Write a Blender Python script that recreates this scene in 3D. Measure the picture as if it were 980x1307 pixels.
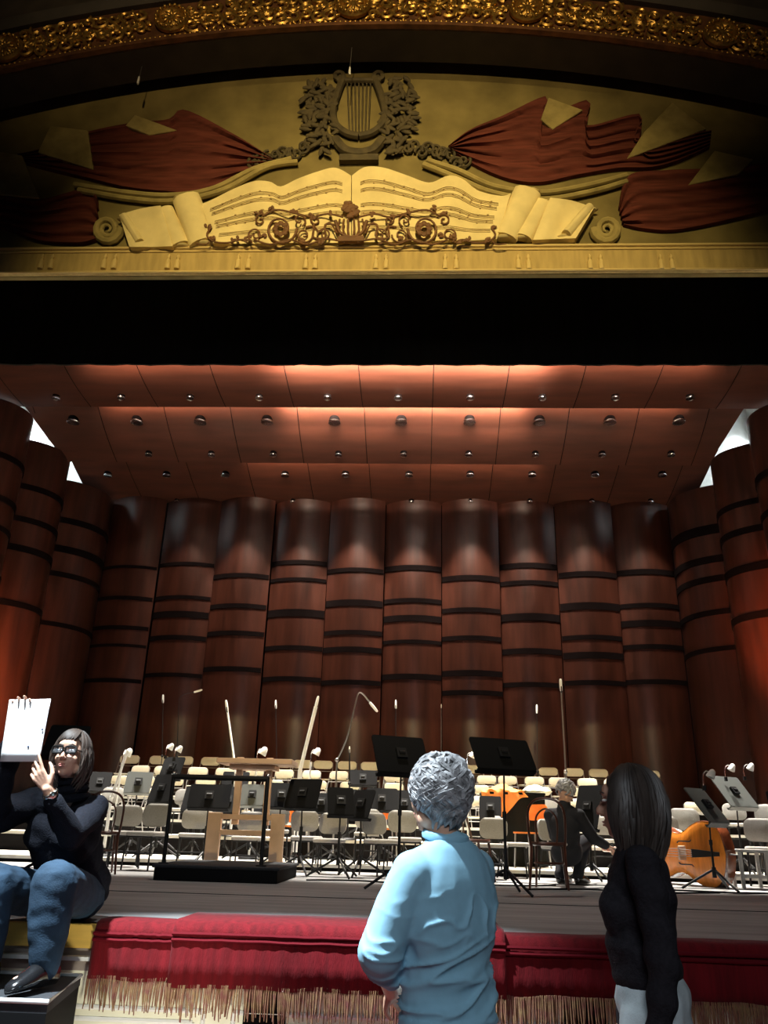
import bpy, bmesh, math, random
from mathutils import Vector, Matrix, Euler, noise
for _o in list(bpy.data.objects):
    bpy.data.objects.remove(_o, do_unlink=True)
SC = bpy.context.scene
COL = SC.collection
PI = math.pi
V3 = Vector

# ------------------------------------------------------------------ camera
F_PX = 1016.0
YAW, TILT, ROLL = math.radians(2.9), math.radians(21.8), 0.028
CAM = V3((0, 0, 1.5))
ROT = Matrix.Rotation(YAW, 3, 'Z') @ Matrix.Rotation(PI / 2 + TILT, 3, 'X') @ Matrix.Rotation(ROLL, 3, 'Z')
_c = bpy.data.cameras.new('camera'); cam = bpy.data.objects.new('camera', _c); COL.objects.link(cam)
cam.matrix_world = Matrix.Translation(CAM) @ ROT.to_4x4()
_c.sensor_fit = 'VERTICAL'; _c.sensor_height = 36.0; _c.lens = F_PX / 1307 * 36.0
_c.clip_start = 0.05; _c.clip_end = 200
SC.camera = cam

def ray(px, py):
    return ROT @ V3(((px - 490) / F_PX, -(py - 653.5) / F_PX, -1))
def at(px, py, Y):
    v = ray(px, py); return CAM + v * (Y / v.y)
def on(px, py, Z):
    v = ray(px, py); return CAM + v * ((Z - 1.5) / v.z)

# ------------------------------------------------------------------ exposure
vs = SC.view_settings
vs.view_transform = 'Standard'; vs.look = 'None'; vs.gamma = 1.0; vs.use_curve_mapping = False
vs.exposure = 0.0

# ------------------------------------------------------------------ world: the dark of the hall
w = bpy.data.worlds.new('world'); SC.world = w; w.use_nodes = True
w.node_tree.nodes['Background'].inputs[0].default_value = (0.55, 0.6, 0.75, 1)
w.node_tree.nodes['Background'].inputs[1].default_value = 0.006

# ------------------------------------------------------------------ lights
def aim(o, target):
    d = V3(target) - o.location
    o.rotation_euler = d.to_track_quat('-Z', 'Y').to_euler()
def spot(name, loc, target, power, color, angle, blend=0.3, radius=0.1):
    l = bpy.data.lights.new(name, 'SPOT'); l.energy = power; l.color = color
    l.spot_size = math.radians(angle); l.spot_blend = blend; l.shadow_soft_size = radius
    o = bpy.data.objects.new(name, l); COL.objects.link(o); o.location = loc; aim(o, target); return o
def area(name, loc, target, power, color, sx, sy, spread=180):
    l = bpy.data.lights.new(name, 'AREA'); l.energy = power; l.color = color
    l.shape = 'RECTANGLE'; l.size = sx; l.size_y = sy; l.spread = math.radians(spread)
    o = bpy.data.objects.new(name, l); COL.objects.link(o); o.location = loc; aim(o, target); return o

WARM, COOL, WHITE = (1.0, 0.80, 0.58), (0.72, 0.86, 1.0), (1.0, 0.95, 0.86)
# stage downlights over the orchestra, hung between the ceiling panels
for sx in (-6.2, -3.4, -0.6, 2.2, 4.8):
    spot('stage_spot', (sx * 0.93, 12.9, 9.6), (sx, 11.85, 1.1), 9500, WHITE, 43, 0.3, 0.12)
    spot('stage_spot', (sx * 0.93, 15.0, 9.5), (sx, 15.2, 1.9), 5500, WHITE, 33, 0.3, 0.12)
# strips hidden above the edge of each ceiling panel, washing the next panel
area('ceiling_strip', (-0.3, 12.3, 9.86), (-0.3, 13.9, 10.25), 900, (1, .88, .75), 5.6, 0.08, 46)
area('ceiling_strip', (-0.6, 12.3, 9.86), (-0.6, 13.9, 10.25), 330, (1, .74, .56), 12.5, 0.08, 46)
area('ceiling_strip', (-0.4, 14.3, 9.965), (-0.4, 15.8, 10.1), 420, (1, .88, .74), 5.2, 0.03, 46)
area('ceiling_strip', (-0.7, 14.3, 9.965), (-0.7, 15.8, 10.1), 150, (1, .74, .54), 12.5, 0.03, 46)
area('ceiling_strip', (-0.4, 14.85, 9.84), (-0.4, 15.15, 10.1), 70, (1, .90, .77), 4.6, 0.04, 100)
area('ceiling_strip', (-0.7, 14.85, 9.84), (-0.7, 15.15, 10.1), 26, (1, .76, .56), 12.0, 0.04, 100)
area('ceiling_strip', (-0.2, 12.95, 9.55), (-0.2, 13.6, 10.2), 230, (1, .90, .78), 5.0, 0.1, 90)
area('ceiling_strip', (-0.6, 12.95, 9.55), (-0.6, 13.6, 10.2), 75, (1, .76, .58), 12.0, 0.1, 90)
area('ceiling_strip', (-0.7, 16.3, 9.475), (-0.7, 17.6, 9.62), 50, (1, .76, .56), 7.0, 0.03, 50)
# added fill light under the border, brightening the deck around the conductor platform
spot('deck_fill_spot', (-0.6, 8.0, 7.0), (-0.6, 7.6, 1.0), 400, (1, .93, .84), 88, 1.0, 0.1)
# added unseen spots behind the middle ceiling panel, streaking each back-wall column with light
for k in range(10):
    kx = -7.86 + 1.394 * (k + .5)
    spot('wall_streak_spot', (kx * .97, 16.56, 9.46), (kx, 18.35, 6.5), (60, 420, 850, 1250, 1400, 1400, 1300, 1150, 900, 600)[k], (1, .90, .74), 40, 0.7, 0.04)
# orange side lights low on the wings
spot('wing_light', (-6.6, 12.2, 1.3), (-9.0, 14.6, 3.2), 18000, (1, .36, .13), 54, 1, 0.2)
spot('wing_light', (5.0, 12.2, 1.3), (7.3, 14.5, 3.4), 28000, (1, .28, .08), 56, 1, 0.2)
# cool lamps above the shell, behind its side walls
area('loft_light', (-9.75, 15.5, 11.6), (-10.25, 15.5, 9.7), 500, (.82, .92, 1), 7.0, 0.25, 90)
area('loft_light', (8.15, 15.5, 11.6), (8.65, 15.5, 9.7), 500, (.82, .92, 1), 7.0, 0.25, 90)
# added warm spots out in the hall, for the painted valance and the arch
spot('added_hall_spot', (-0.2, -9.0, 11.6), (-0.35, 7.0, 6.35), 13000, (1, .76, .33), 30, 1.0, 0.15)
spot('added_hall_spot', (-0.5, -9.0, 7.0), (-0.6, 6.4, 12.6), 4200, (1, .72, .36), 42, 1.0, 0.3)
# small lamp low in front of the parapet, lighting its cream panels
spot('pit_lamp', (-0.9, 3.1, 0.3), (-1.35, 4.6, 0.74), 75, (1, .97, .80), 62, 1.0, 0.08)
# cool house light from the left boxes on the people at the stage edge
spot('house_spot', (-2.8, 2.3, 7.5), (-0.95, 3.6, 1.3), 12500, (.80, .92, 1), 27, 0.7, 0.12)
area('house_light', (0.5, -5.0, 5.5), (0.0, 6.5, 0.8), 42, (.85, .92, 1), 3, 2, 70)

# ------------------------------------------------------------------ materials
def mat(name, col, rough=0.6, metal=0.0, var=0.0, scale=8.0, bump=0.0, bscale=None, spec=0.5, col2=None, stretch=(1, 1, 1), emit=0, trans=0.0, sheen=0.0, coat=0.0):
    m = bpy.data.materials.new(name); m.use_nodes = True
    nt = m.node_tree; b = nt.nodes['Principled BSDF']
    b.inputs['Roughness'].default_value = rough; b.inputs['Metallic'].default_value = metal
    b.inputs['Specular IOR Level'].default_value = spec
    b.inputs['Base Color'].default_value = (*col, 1)
    if trans: b.inputs['Transmission Weight'].default_value = trans
    if sheen: b.inputs['Sheen Weight'].default_value = sheen
    if coat: b.inputs['Coat Weight'].default_value = coat; b.inputs['Coat Roughness'].default_value = 0.12
    if emit:
        b.inputs['Emission Color'].default_value = (*col, 1); b.inputs['Emission Strength'].default_value = emit
    if var or bump:
        tc = nt.nodes.new('ShaderNodeTexCoord'); mp = nt.nodes.new('ShaderNodeMapping')
        mp.inputs['Scale'].default_value = stretch
        nt.links.new(tc.outputs['Object'], mp.inputs[0])
        nz = nt.nodes.new('ShaderNodeTexNoise'); nz.inputs['Scale'].default_value = scale; nz.inputs['Detail'].default_value = 5
        nt.links.new(mp.outputs[0], nz.inputs['Vector'])
        if var:
            rp = nt.nodes.new('ShaderNodeValToRGB')
            c2 = col2 if col2 else tuple(c * (1 - var) for c in col)
            c1 = col if col2 else tuple(min(1, c * (1 + var * .5)) for c in col)
            rp.color_ramp.elements[0].position = .3; rp.color_ramp.elements[1].position = .7
            rp.color_ramp.elements[0].color = (*c2, 1); rp.color_ramp.elements[1].color = (*c1, 1)
            nt.links.new(nz.outputs['Fac'], rp.inputs[0]); nt.links.new(rp.outputs[0], b.inputs['Base Color'])
        if bump:
            n2 = nz
            if bscale:
                n2 = nt.nodes.new('ShaderNodeTexNoise'); n2.inputs['Scale'].default_value = bscale; n2.inputs['Detail'].default_value = 3
                nt.links.new(mp.outputs[0], n2.inputs['Vector'])
            bp = nt.nodes.new('ShaderNodeBump'); bp.inputs['Strength'].default_value = bump; bp.inputs['Distance'].default_value = 0.02
            nt.links.new(n2.outputs['Fac'], bp.inputs['Height']); nt.links.new(bp.outputs[0], b.inputs['Normal'])
    return m

M = {}
M['wood_shell'] = mat('wood_shell', (.043, .0125, .0075), .33, var=.45, scale=2.2, stretch=(3, 3, .35), spec=.26)
M['wood_ceiling'] = mat('wood_ceiling', (.058, .0165, .0085), .5, spec=.25, var=.3, scale=1.6, stretch=(.5, 3, 1))
M['band'] = mat('band', (.004, .002, .002), .9, spec=.05)
M['gap'] = mat('gap', (.005, .0035, .0035), .9, spec=.04)
M['white_wall'] = mat('white_wall', (.82, .82, .78), .8, var=.06)
M['black_cloth'] = mat('black_cloth', (.011, .011, .010), .95, var=.3, scale=3, stretch=(6, 1, .3), spec=.1)
M['deck'] = mat('deck', (.26, .255, .25), .62, var=.3, scale=3.5, bump=.05, stretch=(.35, 2.5, 1), spec=.35)
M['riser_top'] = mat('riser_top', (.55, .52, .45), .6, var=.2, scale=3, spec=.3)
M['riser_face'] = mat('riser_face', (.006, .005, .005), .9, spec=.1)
M['nosing'] = mat('nosing', (.80, .50, .10), .45, var=.25, scale=6, stretch=(.4, 3, 3))
M['cream'] = mat('cream', (.82, .80, .62), .55, var=.08, scale=5)
M['grey_trim'] = mat('grey_trim', (.30, .25, .22), .6, var=.2)
M['gold'] = mat('gold', (.60, .36, .09), .38, metal=.85, var=.45, scale=14)
M['gold_dark'] = mat('gold_dark', (.17, .072, .03), .5, metal=.35, var=.5, scale=9)
M['arch_dark'] = mat('arch_dark', (.035, .026, .02), .7, var=.4, scale=4)
M['velvet'] = mat('velvet', (.118, .003, .006), .85, var=.35, scale=5, stretch=(6, 6, .7), bump=.25, bscale=40, sheen=.06, spec=.15)
M['velvet_cord'] = mat('velvet_cord', (.10, .004, .008), .8, sheen=.0, spec=.1)
M['fringe'] = mat('fringe', (.22, .135, .055), .8, var=.5, scale=30, col2=(.14, .035, .03))
M['black_metal'] = mat('black_metal', (.010, .010, .011), .5, spec=.22)
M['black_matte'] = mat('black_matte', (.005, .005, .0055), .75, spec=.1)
M['desk_lit'] = mat('desk_lit', (.07, .075, .07), .42)  # black stand desks, with the light falling on them put into a lighter grey
M['chrome'] = mat('chrome', (.75, .75, .76), .22, metal=1)
M['white_metal'] = mat('white_metal', (.80, .80, .78), .4)
M['cream_metal'] = mat('cream_metal', (.62, .56, .42), .45, var=.1)
M['steel'] = mat('steel', (.35, .34, .33), .35, metal=.9)
M['grey_fabric'] = mat('grey_fabric', (.27, .26, .24), .9, var=.12, scale=60, spec=.15)
M['plain_wood'] = mat('plain_wood', (.68, .45, .30), .55, var=.22, scale=7, stretch=(.5, 4, .5))
M['bentwood'] = mat('bentwood', (.07, .022, .012), .32, var=.3, scale=9)
M['orange_wood'] = mat('orange_wood', (.72, .20, .03), .38, var=.3, scale=6)
M['bass_top'] = mat('bass_top', (.80, .25, .03), .25, var=.25, scale=6, stretch=(4, 4, .5), coat=.6)
M['bass_rib'] = mat('bass_rib', (.22, .055, .02), .22, var=.4, scale=6, coat=.6)
M['ebony'] = mat('ebony', (.008, .007, .006), .35)
M['podium'] = mat('podium', (.016, .018, .022), .85, var=.3, scale=50)
M['paper'] = mat('paper', (.93, .93, .93), .7)
M['ink'] = mat('ink', (.05, .08, .15), .6)
M['lens'] = mat('lens', (.008, .008, .008), .35, spec=.2)
M['bulb'] = mat('bulb', (1.0, .95, .85), .4, emit=4)
M['orange_cloth'] = mat('orange_cloth', (.90, .30, .06), .8, var=.15, scale=8)
M['cream_cloth'] = mat('cream_cloth', (.88, .80, .55), .85)

# ------------------------------------------------------------------ mesh helpers
class MB:
    def __init__(s): s.v = []; s.f = []; s.mi = []
    def add(s, vs, fs, mi=0):
        o = len(s.v); s.v += [tuple(v) for v in vs]; s.f += [tuple(i + o for i in f) for f in fs]; s.mi += [mi] * len(fs); return s
    def box(s, c, sz, R=None, mi=0):
        c = V3(c); h = V3(sz) / 2
        P = [V3((x * h.x, y * h.y, z * h.z)) for x in (-1, 1) for y in (-1, 1) for z in (-1, 1)]
        if R: P = [R @ p for p in P]
        return s.add([c + p for p in P], [(0, 1, 3, 2), (4, 6, 7, 5), (0, 4, 5, 1), (2, 3, 7, 6), (0, 2, 6, 4), (1, 5, 7, 3)], mi)
    def loft(s, rings, closed=True, caps=True, mi=0):
        n = len(rings[0]); vs = [p for r in rings for p in r]; fs = []
        for i in range(len(rings) - 1):
            for j in range(n if closed else n - 1):
                a, b = i * n + j, i * n + (j + 1) % n
                fs.append((a, b, b + n, a + n))
        if caps and closed:
            fs.append(tuple(range(n - 1, -1, -1))); fs.append(tuple((len(rings) - 1) * n + k for k in range(n)))
        return s.add(vs, fs, mi)
    def tube(s, pts, r, n=8, mi=0, flat=1.0, loop=False):
        pts = [V3(p) for p in pts]; k = len(pts); rings = []
        rs = r if isinstance(r, (list, tuple)) else [r] * k
        t0 = (pts[1] - pts[0]).normalized()
        up = V3((0, 0, 1)) if abs(t0.z) < .9 else V3((0, 1, 0))
        u = t0.cross(up).normalized()
        for i, p in enumerate(pts):
            a = pts[max(0, i - 1)]; b = pts[min(k - 1, i + 1)]
            if loop: a = pts[(i - 1) % k]; b = pts[(i + 1) % k]
            t = (b - a)
            if t.length < 1e-9: t = t0
            t.normalize(); u = (u - t * u.dot(t))
            if u.length < 1e-6: u = t.orthogonal()
            u.normalize(); q = t.cross(u)
            rings.append([p + (u * math.cos(2 * PI * j / n) + q * math.sin(2 * PI * j / n) * flat) * rs[i] for j in range(n)])
        if loop: rings.append(rings[0]); return s.loft(rings, caps=False, mi=mi)
        return s.loft(rings, mi=mi)
    def cyl(s, a, b, r0, r1=None, n=16, mi=0): return s.tube([a, b], [r0, r0 if r1 is None else r1], n, mi)
    def lathe(s, prof, X=None, n=24, mi=0):
        X = X or Matrix.Identity(4); rings = []
        for r, z in prof:
            rings.append([X @ V3((max(r, 1e-4) * math.cos(2 * PI * j / n), max(r, 1e-4) * math.sin(2 * PI * j / n), z)) for j in range(n)])
        return s.loft(rings, mi=mi)
    def prism(s, out, d0, d1, X=None, mi=0):
        X = X or Matrix.Identity(4); n = len(out)
        vs = [X @ V3((x, d0, z)) for x, z in out] + [X @ V3((x, d1, z)) for x, z in out]
        fs = [tuple(range(n - 1, -1, -1)), tuple(range(n, 2 * n))] + [(j, (j + 1) % n, (j + 1) % n + n, j + n) for j in range(n)]
        return s.add(vs, fs, mi)
    def ell(s, c, r, R=None, n=16, m=10, mi=0):
        c = V3(c); rings = []
        for i in range(m + 1):
            t = PI * i / m; sr = max(math.sin(t), 1e-3); rings.append([])
            for j in range(n):
                p = V3((r[0] * sr * math.cos(2 * PI * j / n), r[1] * sr * math.sin(2 * PI * j / n), -r[2] * math.cos(t)))
                rings[-1].append(c + (R @ p if R else p))
        return s.loft(rings, mi=mi)
    def cap(s, a, b, r0, r1, n=12, mi=0):
        a, b = V3(a), V3(b); t = (b - a); L = t.length; t = t / L if L > 1e-6 else V3((0, 0, 1))
        pts = []; rs = []
        for k in (-.999, -.8, -.45): pts.append(a + t * r0 * k); rs.append(r0 * math.sqrt(1 - k * k) + 1e-4)
        pts += [a, b]; rs += [r0, r1]
        for k in (.45, .8, .999): pts.append(b + t * r1 * k); rs.append(r1 * math.sqrt(1 - k * k) + 1e-4)
        return s.tube(pts, rs, n, mi)
    def mesh(s, name):
        me = bpy.data.meshes.new(name); me.from_pydata(s.v, [], s.f)
        for p, i in zip(me.polygons, s.mi): p.material_index = i
        return me

def finish(me, smooth=True, ang=40):
    bm = bmesh.new(); bm.from_mesh(me); bmesh.ops.recalc_face_normals(bm, faces=bm.faces); bm.to_mesh(me); bm.free()
    if smooth:
        for p in me.polygons: p.use_smooth = True
        me.set_sharp_from_angle(angle=math.radians(ang))
def obj(name, mb, material, parent=None, smooth=True, bevel=0, ang=40, loc=None, subsurf=0):
    me = mb.mesh(name) if isinstance(mb, MB) else mb
    finish(me, smooth, ang)
    for m in (material if isinstance(material, (list, tuple)) else [material]): me.materials.append(M[m] if isinstance(m, str) else m)
    o = bpy.data.objects.new(name, me); COL.objects.link(o)
    if parent: o.parent = parent
    if loc is not None: o.location = loc
    if bevel:
        b = o.modifiers.new('bevel', 'BEVEL'); b.width = bevel; b.segments = 2; b.limit_method = 'ANGLE'; b.angle_limit = math.radians(40)
    if subsurf:
        b = o.modifiers.new('sub', 'SUBSURF'); b.levels = subsurf; b.render_levels = subsurf
    return o
def struct(name, mb, material, parent=None, **k):
    o = obj(name, mb, material, parent, **k)
    if not parent: o['kind'] = 'structure'
    return o
def tag(o, label, cat, group=None):
    o['label'] = label; o['category'] = cat
    if group: o['group'] = group
    return o
def thing(name, label, cat, loc=(0, 0, 0), rotz=0, group=None):
    o = bpy.data.objects.new(name, None); COL.objects.link(o); o.empty_display_size = .1
    o.location = loc; o.rotation_euler = (0, 0, rotz)
    return tag(o, label, cat, group)
def dup(root, loc, rotz, label, group=None, scale=None):
    r = root.copy(); COL.objects.link(r); r.location = loc; r.rotation_euler = (0, 0, rotz); r['label'] = label
    if group: r['group'] = group
    if scale: r.scale = scale
    for ch in list(root.children):
        c = ch.copy(); COL.objects.link(c); c.parent = r
        for g in list(ch.children):
            d = g.copy(); COL.objects.link(d); d.parent = c
    return r
def rrect(w, h, r, n=5):
    o = []
    for cx, cz, a0 in ((w / 2 - r, h / 2 - r, 0), (-w / 2 + r, h / 2 - r, PI / 2), (-w / 2 + r, -h / 2 + r, PI), (w / 2 - r, -h / 2 + r, 1.5 * PI)):
        for k in range(n + 1):
            a = a0 + PI / 2 * k / n; o.append((cx + r * math.cos(a), cz + r * math.sin(a)))
    return o
def bez(p0, p1, p2, p3, n=10):
    p0, p1, p2, p3 = map(V3, (p0, p1, p2, p3)); r = []
    for i in range(n + 1):
        t = i / n; s = 1 - t; r.append(p0 * s**3 + p1 * 3 * s * s * t + p2 * 3 * s * t * t + p3 * t**3)
    return r
def catmull(P, n=6, loop=False):
    P = [V3(p) for p in P]; k = len(P); r = []
    for i in range(k if loop else k - 1):
        if loop: a, b, c, d = P[i - 1], P[i], P[(i + 1) % k], P[(i + 2) % k]
        else: a, b, c, d = P[max(0, i - 1)], P[i], P[i + 1], P[min(k - 1, i + 2)]
        for j in range(n):
            t = j / n
            r.append(.5 * (2 * b + (c - a) * t + (2 * a - 5 * b + 4 * c - d) * t * t + (3 * b - a - 3 * c + d) * t**3))
    if not loop: r.append(P[-1])
    return r
ORD = ['first', 'second', 'third', 'fourth', 'fifth', 'sixth', 'seventh', 'eighth', 'ninth', 'tenth', 'eleventh', 'twelfth', 'thirteenth', 'fourteenth', 'fifteenth', 'sixteenth', 'seventeenth', 'eighteenth', 'nineteenth', 'twentieth']
DECK = 1.02
TIERS = [(10.6, 1.10), (12.2, 1.36), (13.7, 1.58), (15.2, 1.78), (16.7, 2.0)]
def floor_z(y):
    z = DECK
    for y0, zz in TIERS:
        if y >= y0: z = zz
    return z
# ================================================================== structure
AX = -0.88
# auditorium floor, stage deck, risers
struct('floor', MB().box((0, -2.85, -0.05), (26, 14.7, 0.1)), mat('hall_floor', (.10, .02, .02), .9, var=.2))
struct('floor', MB().box((-1.0, 11.75, DECK - .05), (21, 14.5, .1)), 'deck', smooth=False)
for i, (y0, z) in enumerate(TIERS):
    y1 = 18.35 if i == 4 else TIERS[i + 1][0] + .02
    zb = DECK if i == 0 else TIERS[i - 1][1]
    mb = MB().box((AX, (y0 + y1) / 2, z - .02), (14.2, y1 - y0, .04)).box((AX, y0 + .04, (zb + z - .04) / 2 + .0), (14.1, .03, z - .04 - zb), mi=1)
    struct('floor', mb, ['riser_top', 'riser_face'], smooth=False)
# thin dark joint across the deck in front of the orchestra
struct('trim_1', MB().box((-1.0, 9.35, DECK + .002), (18, .05, .006)), 'gap')
struct('trim_2', MB().box((-1.0, 6.6, DECK + .001), (18, .02, .004)), 'gap')

# stage front: wooden nosing, grey recess, cream panelled parapet
FY = 4.5
struct('trim_3', MB().box((0, FY + .02, DECK - .055), (14, .10, .11)), 'nosing', bevel=.006)
struct('trim_4', MB().box((0, FY + .02, DECK - .13), (14, .02, .05)).box((0, FY, DECK - .155), (14, .08, .018), mi=1).box((0, FY + .03, DECK - .19), (14, .02, .05), mi=0), ['grey_trim', 'white_wall'])
mb = MB().box((0, FY + .08, (DECK - .215) / 2), (14, .12, DECK - .215))
struct('wall_front', mb, 'cream', smooth=False)
mb = MB()
x = -6.9
while x < 6.5:      # raised mouldings of the panelled parapet
    for (z, h) in ((.40, .50),):
        for r in (0, .05):
            w_, h_ = 1.05 - 2 * r, h - 2 * r
            for a, b in (((x + r, z - h / 2 + r), (x + 1.05 - r, z - h / 2 + r)), ((x + r, z + h / 2 - r), (x + 1.05 - r, z + h / 2 - r)),
                         ((x + r, z - h / 2 + r), (x + r, z + h / 2 - r)), ((x + 1.05 - r, z - h / 2 + r), (x + 1.05 - r, z + h / 2 - r))):
                mb.cyl((a[0], FY + .02, a[1]), (b[0], FY + .02, b[1]), .012, n=6)
    x += 1.2
struct('trim_5', mb, 'white_wall')

# orchestra shell: convex wooden columns
def column(name, a, b, bulge, z0, z1, bands, n=12, inward=1):
    """convex column standing between floor points a and b, bulging to the left of a->b"""
    a, b = V3((*a, 0)), V3((*b, 0)); t = (b - a); L = t.length; t = t / L
    nrm = V3((-t.y, t.x, 0)) * inward
    def arc(off, e=0):
        P = []
        for k in range(n + 1):
            u = -1 + 2 * k / n
            P.append(a + t * (L / 2 + u * (L / 2 - e)) + nrm * (off + bulge * (1 - u * u)))
        return P
    rings = []
    for off in (0, -.04):
        A = arc(off)
        rings.append([p + V3((0, 0, z0)) for p in A]); rings.append([p + V3((0, 0, z1)) for p in A])
    mb = MB()
    mb.loft([rings[0], rings[1], rings[3], rings[2], rings[0]], closed=False)
    mb.add(rings[0] + rings[1][::-1], [])
    o = struct(name, mb, 'wood_shell', ang=60)
    for z, h in bands:
        A = arc(.030); B = arc(-.01)
        q = MB()
        q.loft([[p + V3((0, 0, z - h / 2)) for p in B], [p + V3((0, 0, z - h / 2)) for p in A], [p + V3((0, 0, z + h / 2)) for p in A], [p + V3((0, 0, z + h / 2)) for p in B]], closed=False)
        obj('band', q, 'band', o, ang=60)
    return o
XL, XR = -7.86, 6.08
CW = (XR - XL) / 10
BANDPX = [(178, [(722, 3), (762, 4), (800, 4), (823, 3), (868, 4)]), (240, [(717, 4), (760, 4), (782, 7), (812, 5), (860, 4)]),
          (308, [(733, 5), (772, 5), (807, 5), (853, 5)]), (379, [(715, 5), (737, 4), (780, 8), (825, 5), (865, 5)]),
          (450, [(726, 5), (768, 7), (806, 5), (828, 6), (870, 5)]), (523, [(722, 6), (764, 5), (787, 7), (817, 4), (862, 6)]),
          (593, [(736, 6), (777, 5), (813, 5), (858, 6), (883, 5)]), (666, [(719, 6), (741, 5), (785, 8), (829, 6), (872, 5)]),
          (740, [(731, 6), (772, 8), (812, 5), (835, 7), (870, 5)]), (810, [(727, 6), (770, 5), (793, 7), (823, 5), (868, 5)])]
for i in range(10):
    x0 = XL + i * CW
    bands = [(at(px_, py, 18.2).z, h / 46.0) for px_ in (BANDPX[i][0],) for py, h in BANDPX[i][1]]
    yo = (0.0, .07)[i % 2]
    column('wall_back', (x0 + .01, 18.5 + yo), (x0 + CW - .01, 18.5 - .05 + yo), .19, DECK, 9.7, bands, inward=-1)
# side walls: three or four columns each, splayed towards the hall
def side(name, pts, inward, bulge, table):
    for k in range(len(pts) - 1):
        bands = table[k % len(table)]
        column(name, pts[k], pts[k + 1], bulge, DECK, (9.06, 9.42, 9.72, 9.95, 9.95)[k], bands, inward=inward, n=14)
LT = [[(8.05, .14), (7.35, .16), (6.75, .12), (5.6, .10)], [(8.3, .12), (7.55, .12), (6.9, .14), (5.7, .12)], [(8.5, .12), (7.6, .12), (7.0, .10), (6.0, .18), (5.4, .16)], [(8.2, .12), (7.2, .12), (6.2, .14)]]
RT = [[(8.0, .22), (7.3, .16), (6.85, .14), (6.1, .12), (5.3, .10)], [(8.1, .12), (7.5, .14), (6.7, .16), (5.7, .14)], [(8.3, .14), (7.5, .12), (6.5, .12), (5.0, .12)], [(8.2, .12), (7.2, .12), (6.2, .14)]]
side('wall_left', [(-7.88, 18.55), (-8.45, 17.0), (-8.78, 15.6), (-9.0, 14.2), (-9.2, 12.8), (-9.4, 11.4)], 1, .36, LT)
side('wall_right', [(6.10, 18.55), (6.70, 17.0), (7.05, 15.6), (7.3, 14.2), (7.5, 12.8), (7.7, 11.4)], -1, .36, RT)
# white loft walls outside the shell, seen through the gaps beside the ceiling
struct('wall_loft', MB().box((-10.3, 15, 10.8), (.1, 9, 5)), 'white_wall')
struct('wall_loft', MB().box((8.7, 15, 10.8), (.1, 9, 5)), 'white_wall')
struct('wall_loft', MB().box((-0.8, 19.3, 7), (21, .1, 14)), 'gap')
struct('wall_loft', MB().box((-10.0, 19.2, 11), (3.6, .1, 4.4)), 'white_wall')
struct('wall_loft', MB().box((8.3, 19.2, 11), (3.4, .1, 4.4)), 'white_wall')
struct('ceiling_loft', MB().box((-0.8, 15, 13.2), (19.2, 9.2, .1)), 'gap')

# shell ceiling: three overlapping curved panels
def ceil_panel(y0, z0, y1, z1, xl0, xl1, xr0, xr1, sag, lip):
    n = 12; rings_b = []
    def prof(t):
        y = y0 + (y1 - y0) * t; z = z0 + (z1 - z0) * t - sag * math.sin(PI * t)
        return y, z
    mb = MB(); T = [k / n for k in range(n + 1)]
    xs = lambda t: (xl0 + (xl1 - xl0) * (t ** .6), xr0 + (xr1 - xr0) * (t ** .6))
    low = []; up = []
    for t in T:
        y, z = prof(t); a, b = xs(t)
        low.append([(a + (b - a) * k / 10, y, z) for k in range(11)]); up.append([(a + (b - a) * k / 10, y, z + .06) for k in range(11)])
    rings = [l + u[::-1] for l, u in zip(low, up)]
    mb.loft(rings)
    c = struct('ceiling', mb, 'wood_ceiling', ang=50)
    # seams between the boards of the panel
    q = MB()
    xx = -4.17 - 1.46 * 3
    while xx < 6.5:
        P = []
        for t in T:
            a, b = xs(t)
            y, z = prof(t)
            if a + .1 < xx < b - .1: P.append((xx, y, z - .0005))
        if len(P) > 3: q.tube(P, .008, 4)
        xx += 1.46
    obj('seam', q, 'gap', c)
    return prof
PAN = [ceil_panel(12.6, 10.05, 14.72, 9.76, -9.8, -8.95, 8.2, 7.05, .10, .1),
       ceil_panel(14.75, 10.12, 16.5, 9.30, -8.95, -8.30, 6.95, 6.40, .08, .1),
       ceil_panel(16.55, 9.72, 18.6, 9.14, -8.42, -8.42, 6.72, 6.62, .06, .1)]
# upstage black drop over the gap above the back wall
# downlights set in the ceiling panels
def downlight(label, loc, r, group, bright):
    t = thing('recessed_downlight', label, 'ceiling light', loc, 0, group)
    obj('lamp_can', MB().lathe([(r * .86, .06), (r * .88, -.055), (r * .80, -.06), (r * .62, -.01), (r * .3, .01), (0, .012)], n=20), 'gap', t)
    obj('trim_ring', MB().lathe([(r * .84, -.04), (r * 1.0, -.04), (r * 1.04, -.058), (r * .97, -.072), (r * .82, -.066)], n=24), 'chrome', t)
    obj('lamp_eye', MB().ell((r * .1, 0, -.01), (r * .40, r * .40, r * .22), n=12, m=8), 'lens', t)
    return t
ROWS = [(0, 505, (72, 155, 243, 331, 418, 508, 600, 692, 785, 880), .085, 'near'), (1, 536, (94, 175, 256, 341, 427, 512, 599, 688, 778, 866), .135, 'upper middle'),
        (1, 578, (190, 270, 349, 432, 515, 598, 683, 768, 856), .085, 'lower middle'), (2, 604, (138, 213, 288, 364, 441, 522, 600, 679, 759, 845), .10, 'upper rear'),
        (2, 638, (226, 300, 374, 449, 525, 600, 676, 755, 830), .07, 'lowest rear')]
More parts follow.
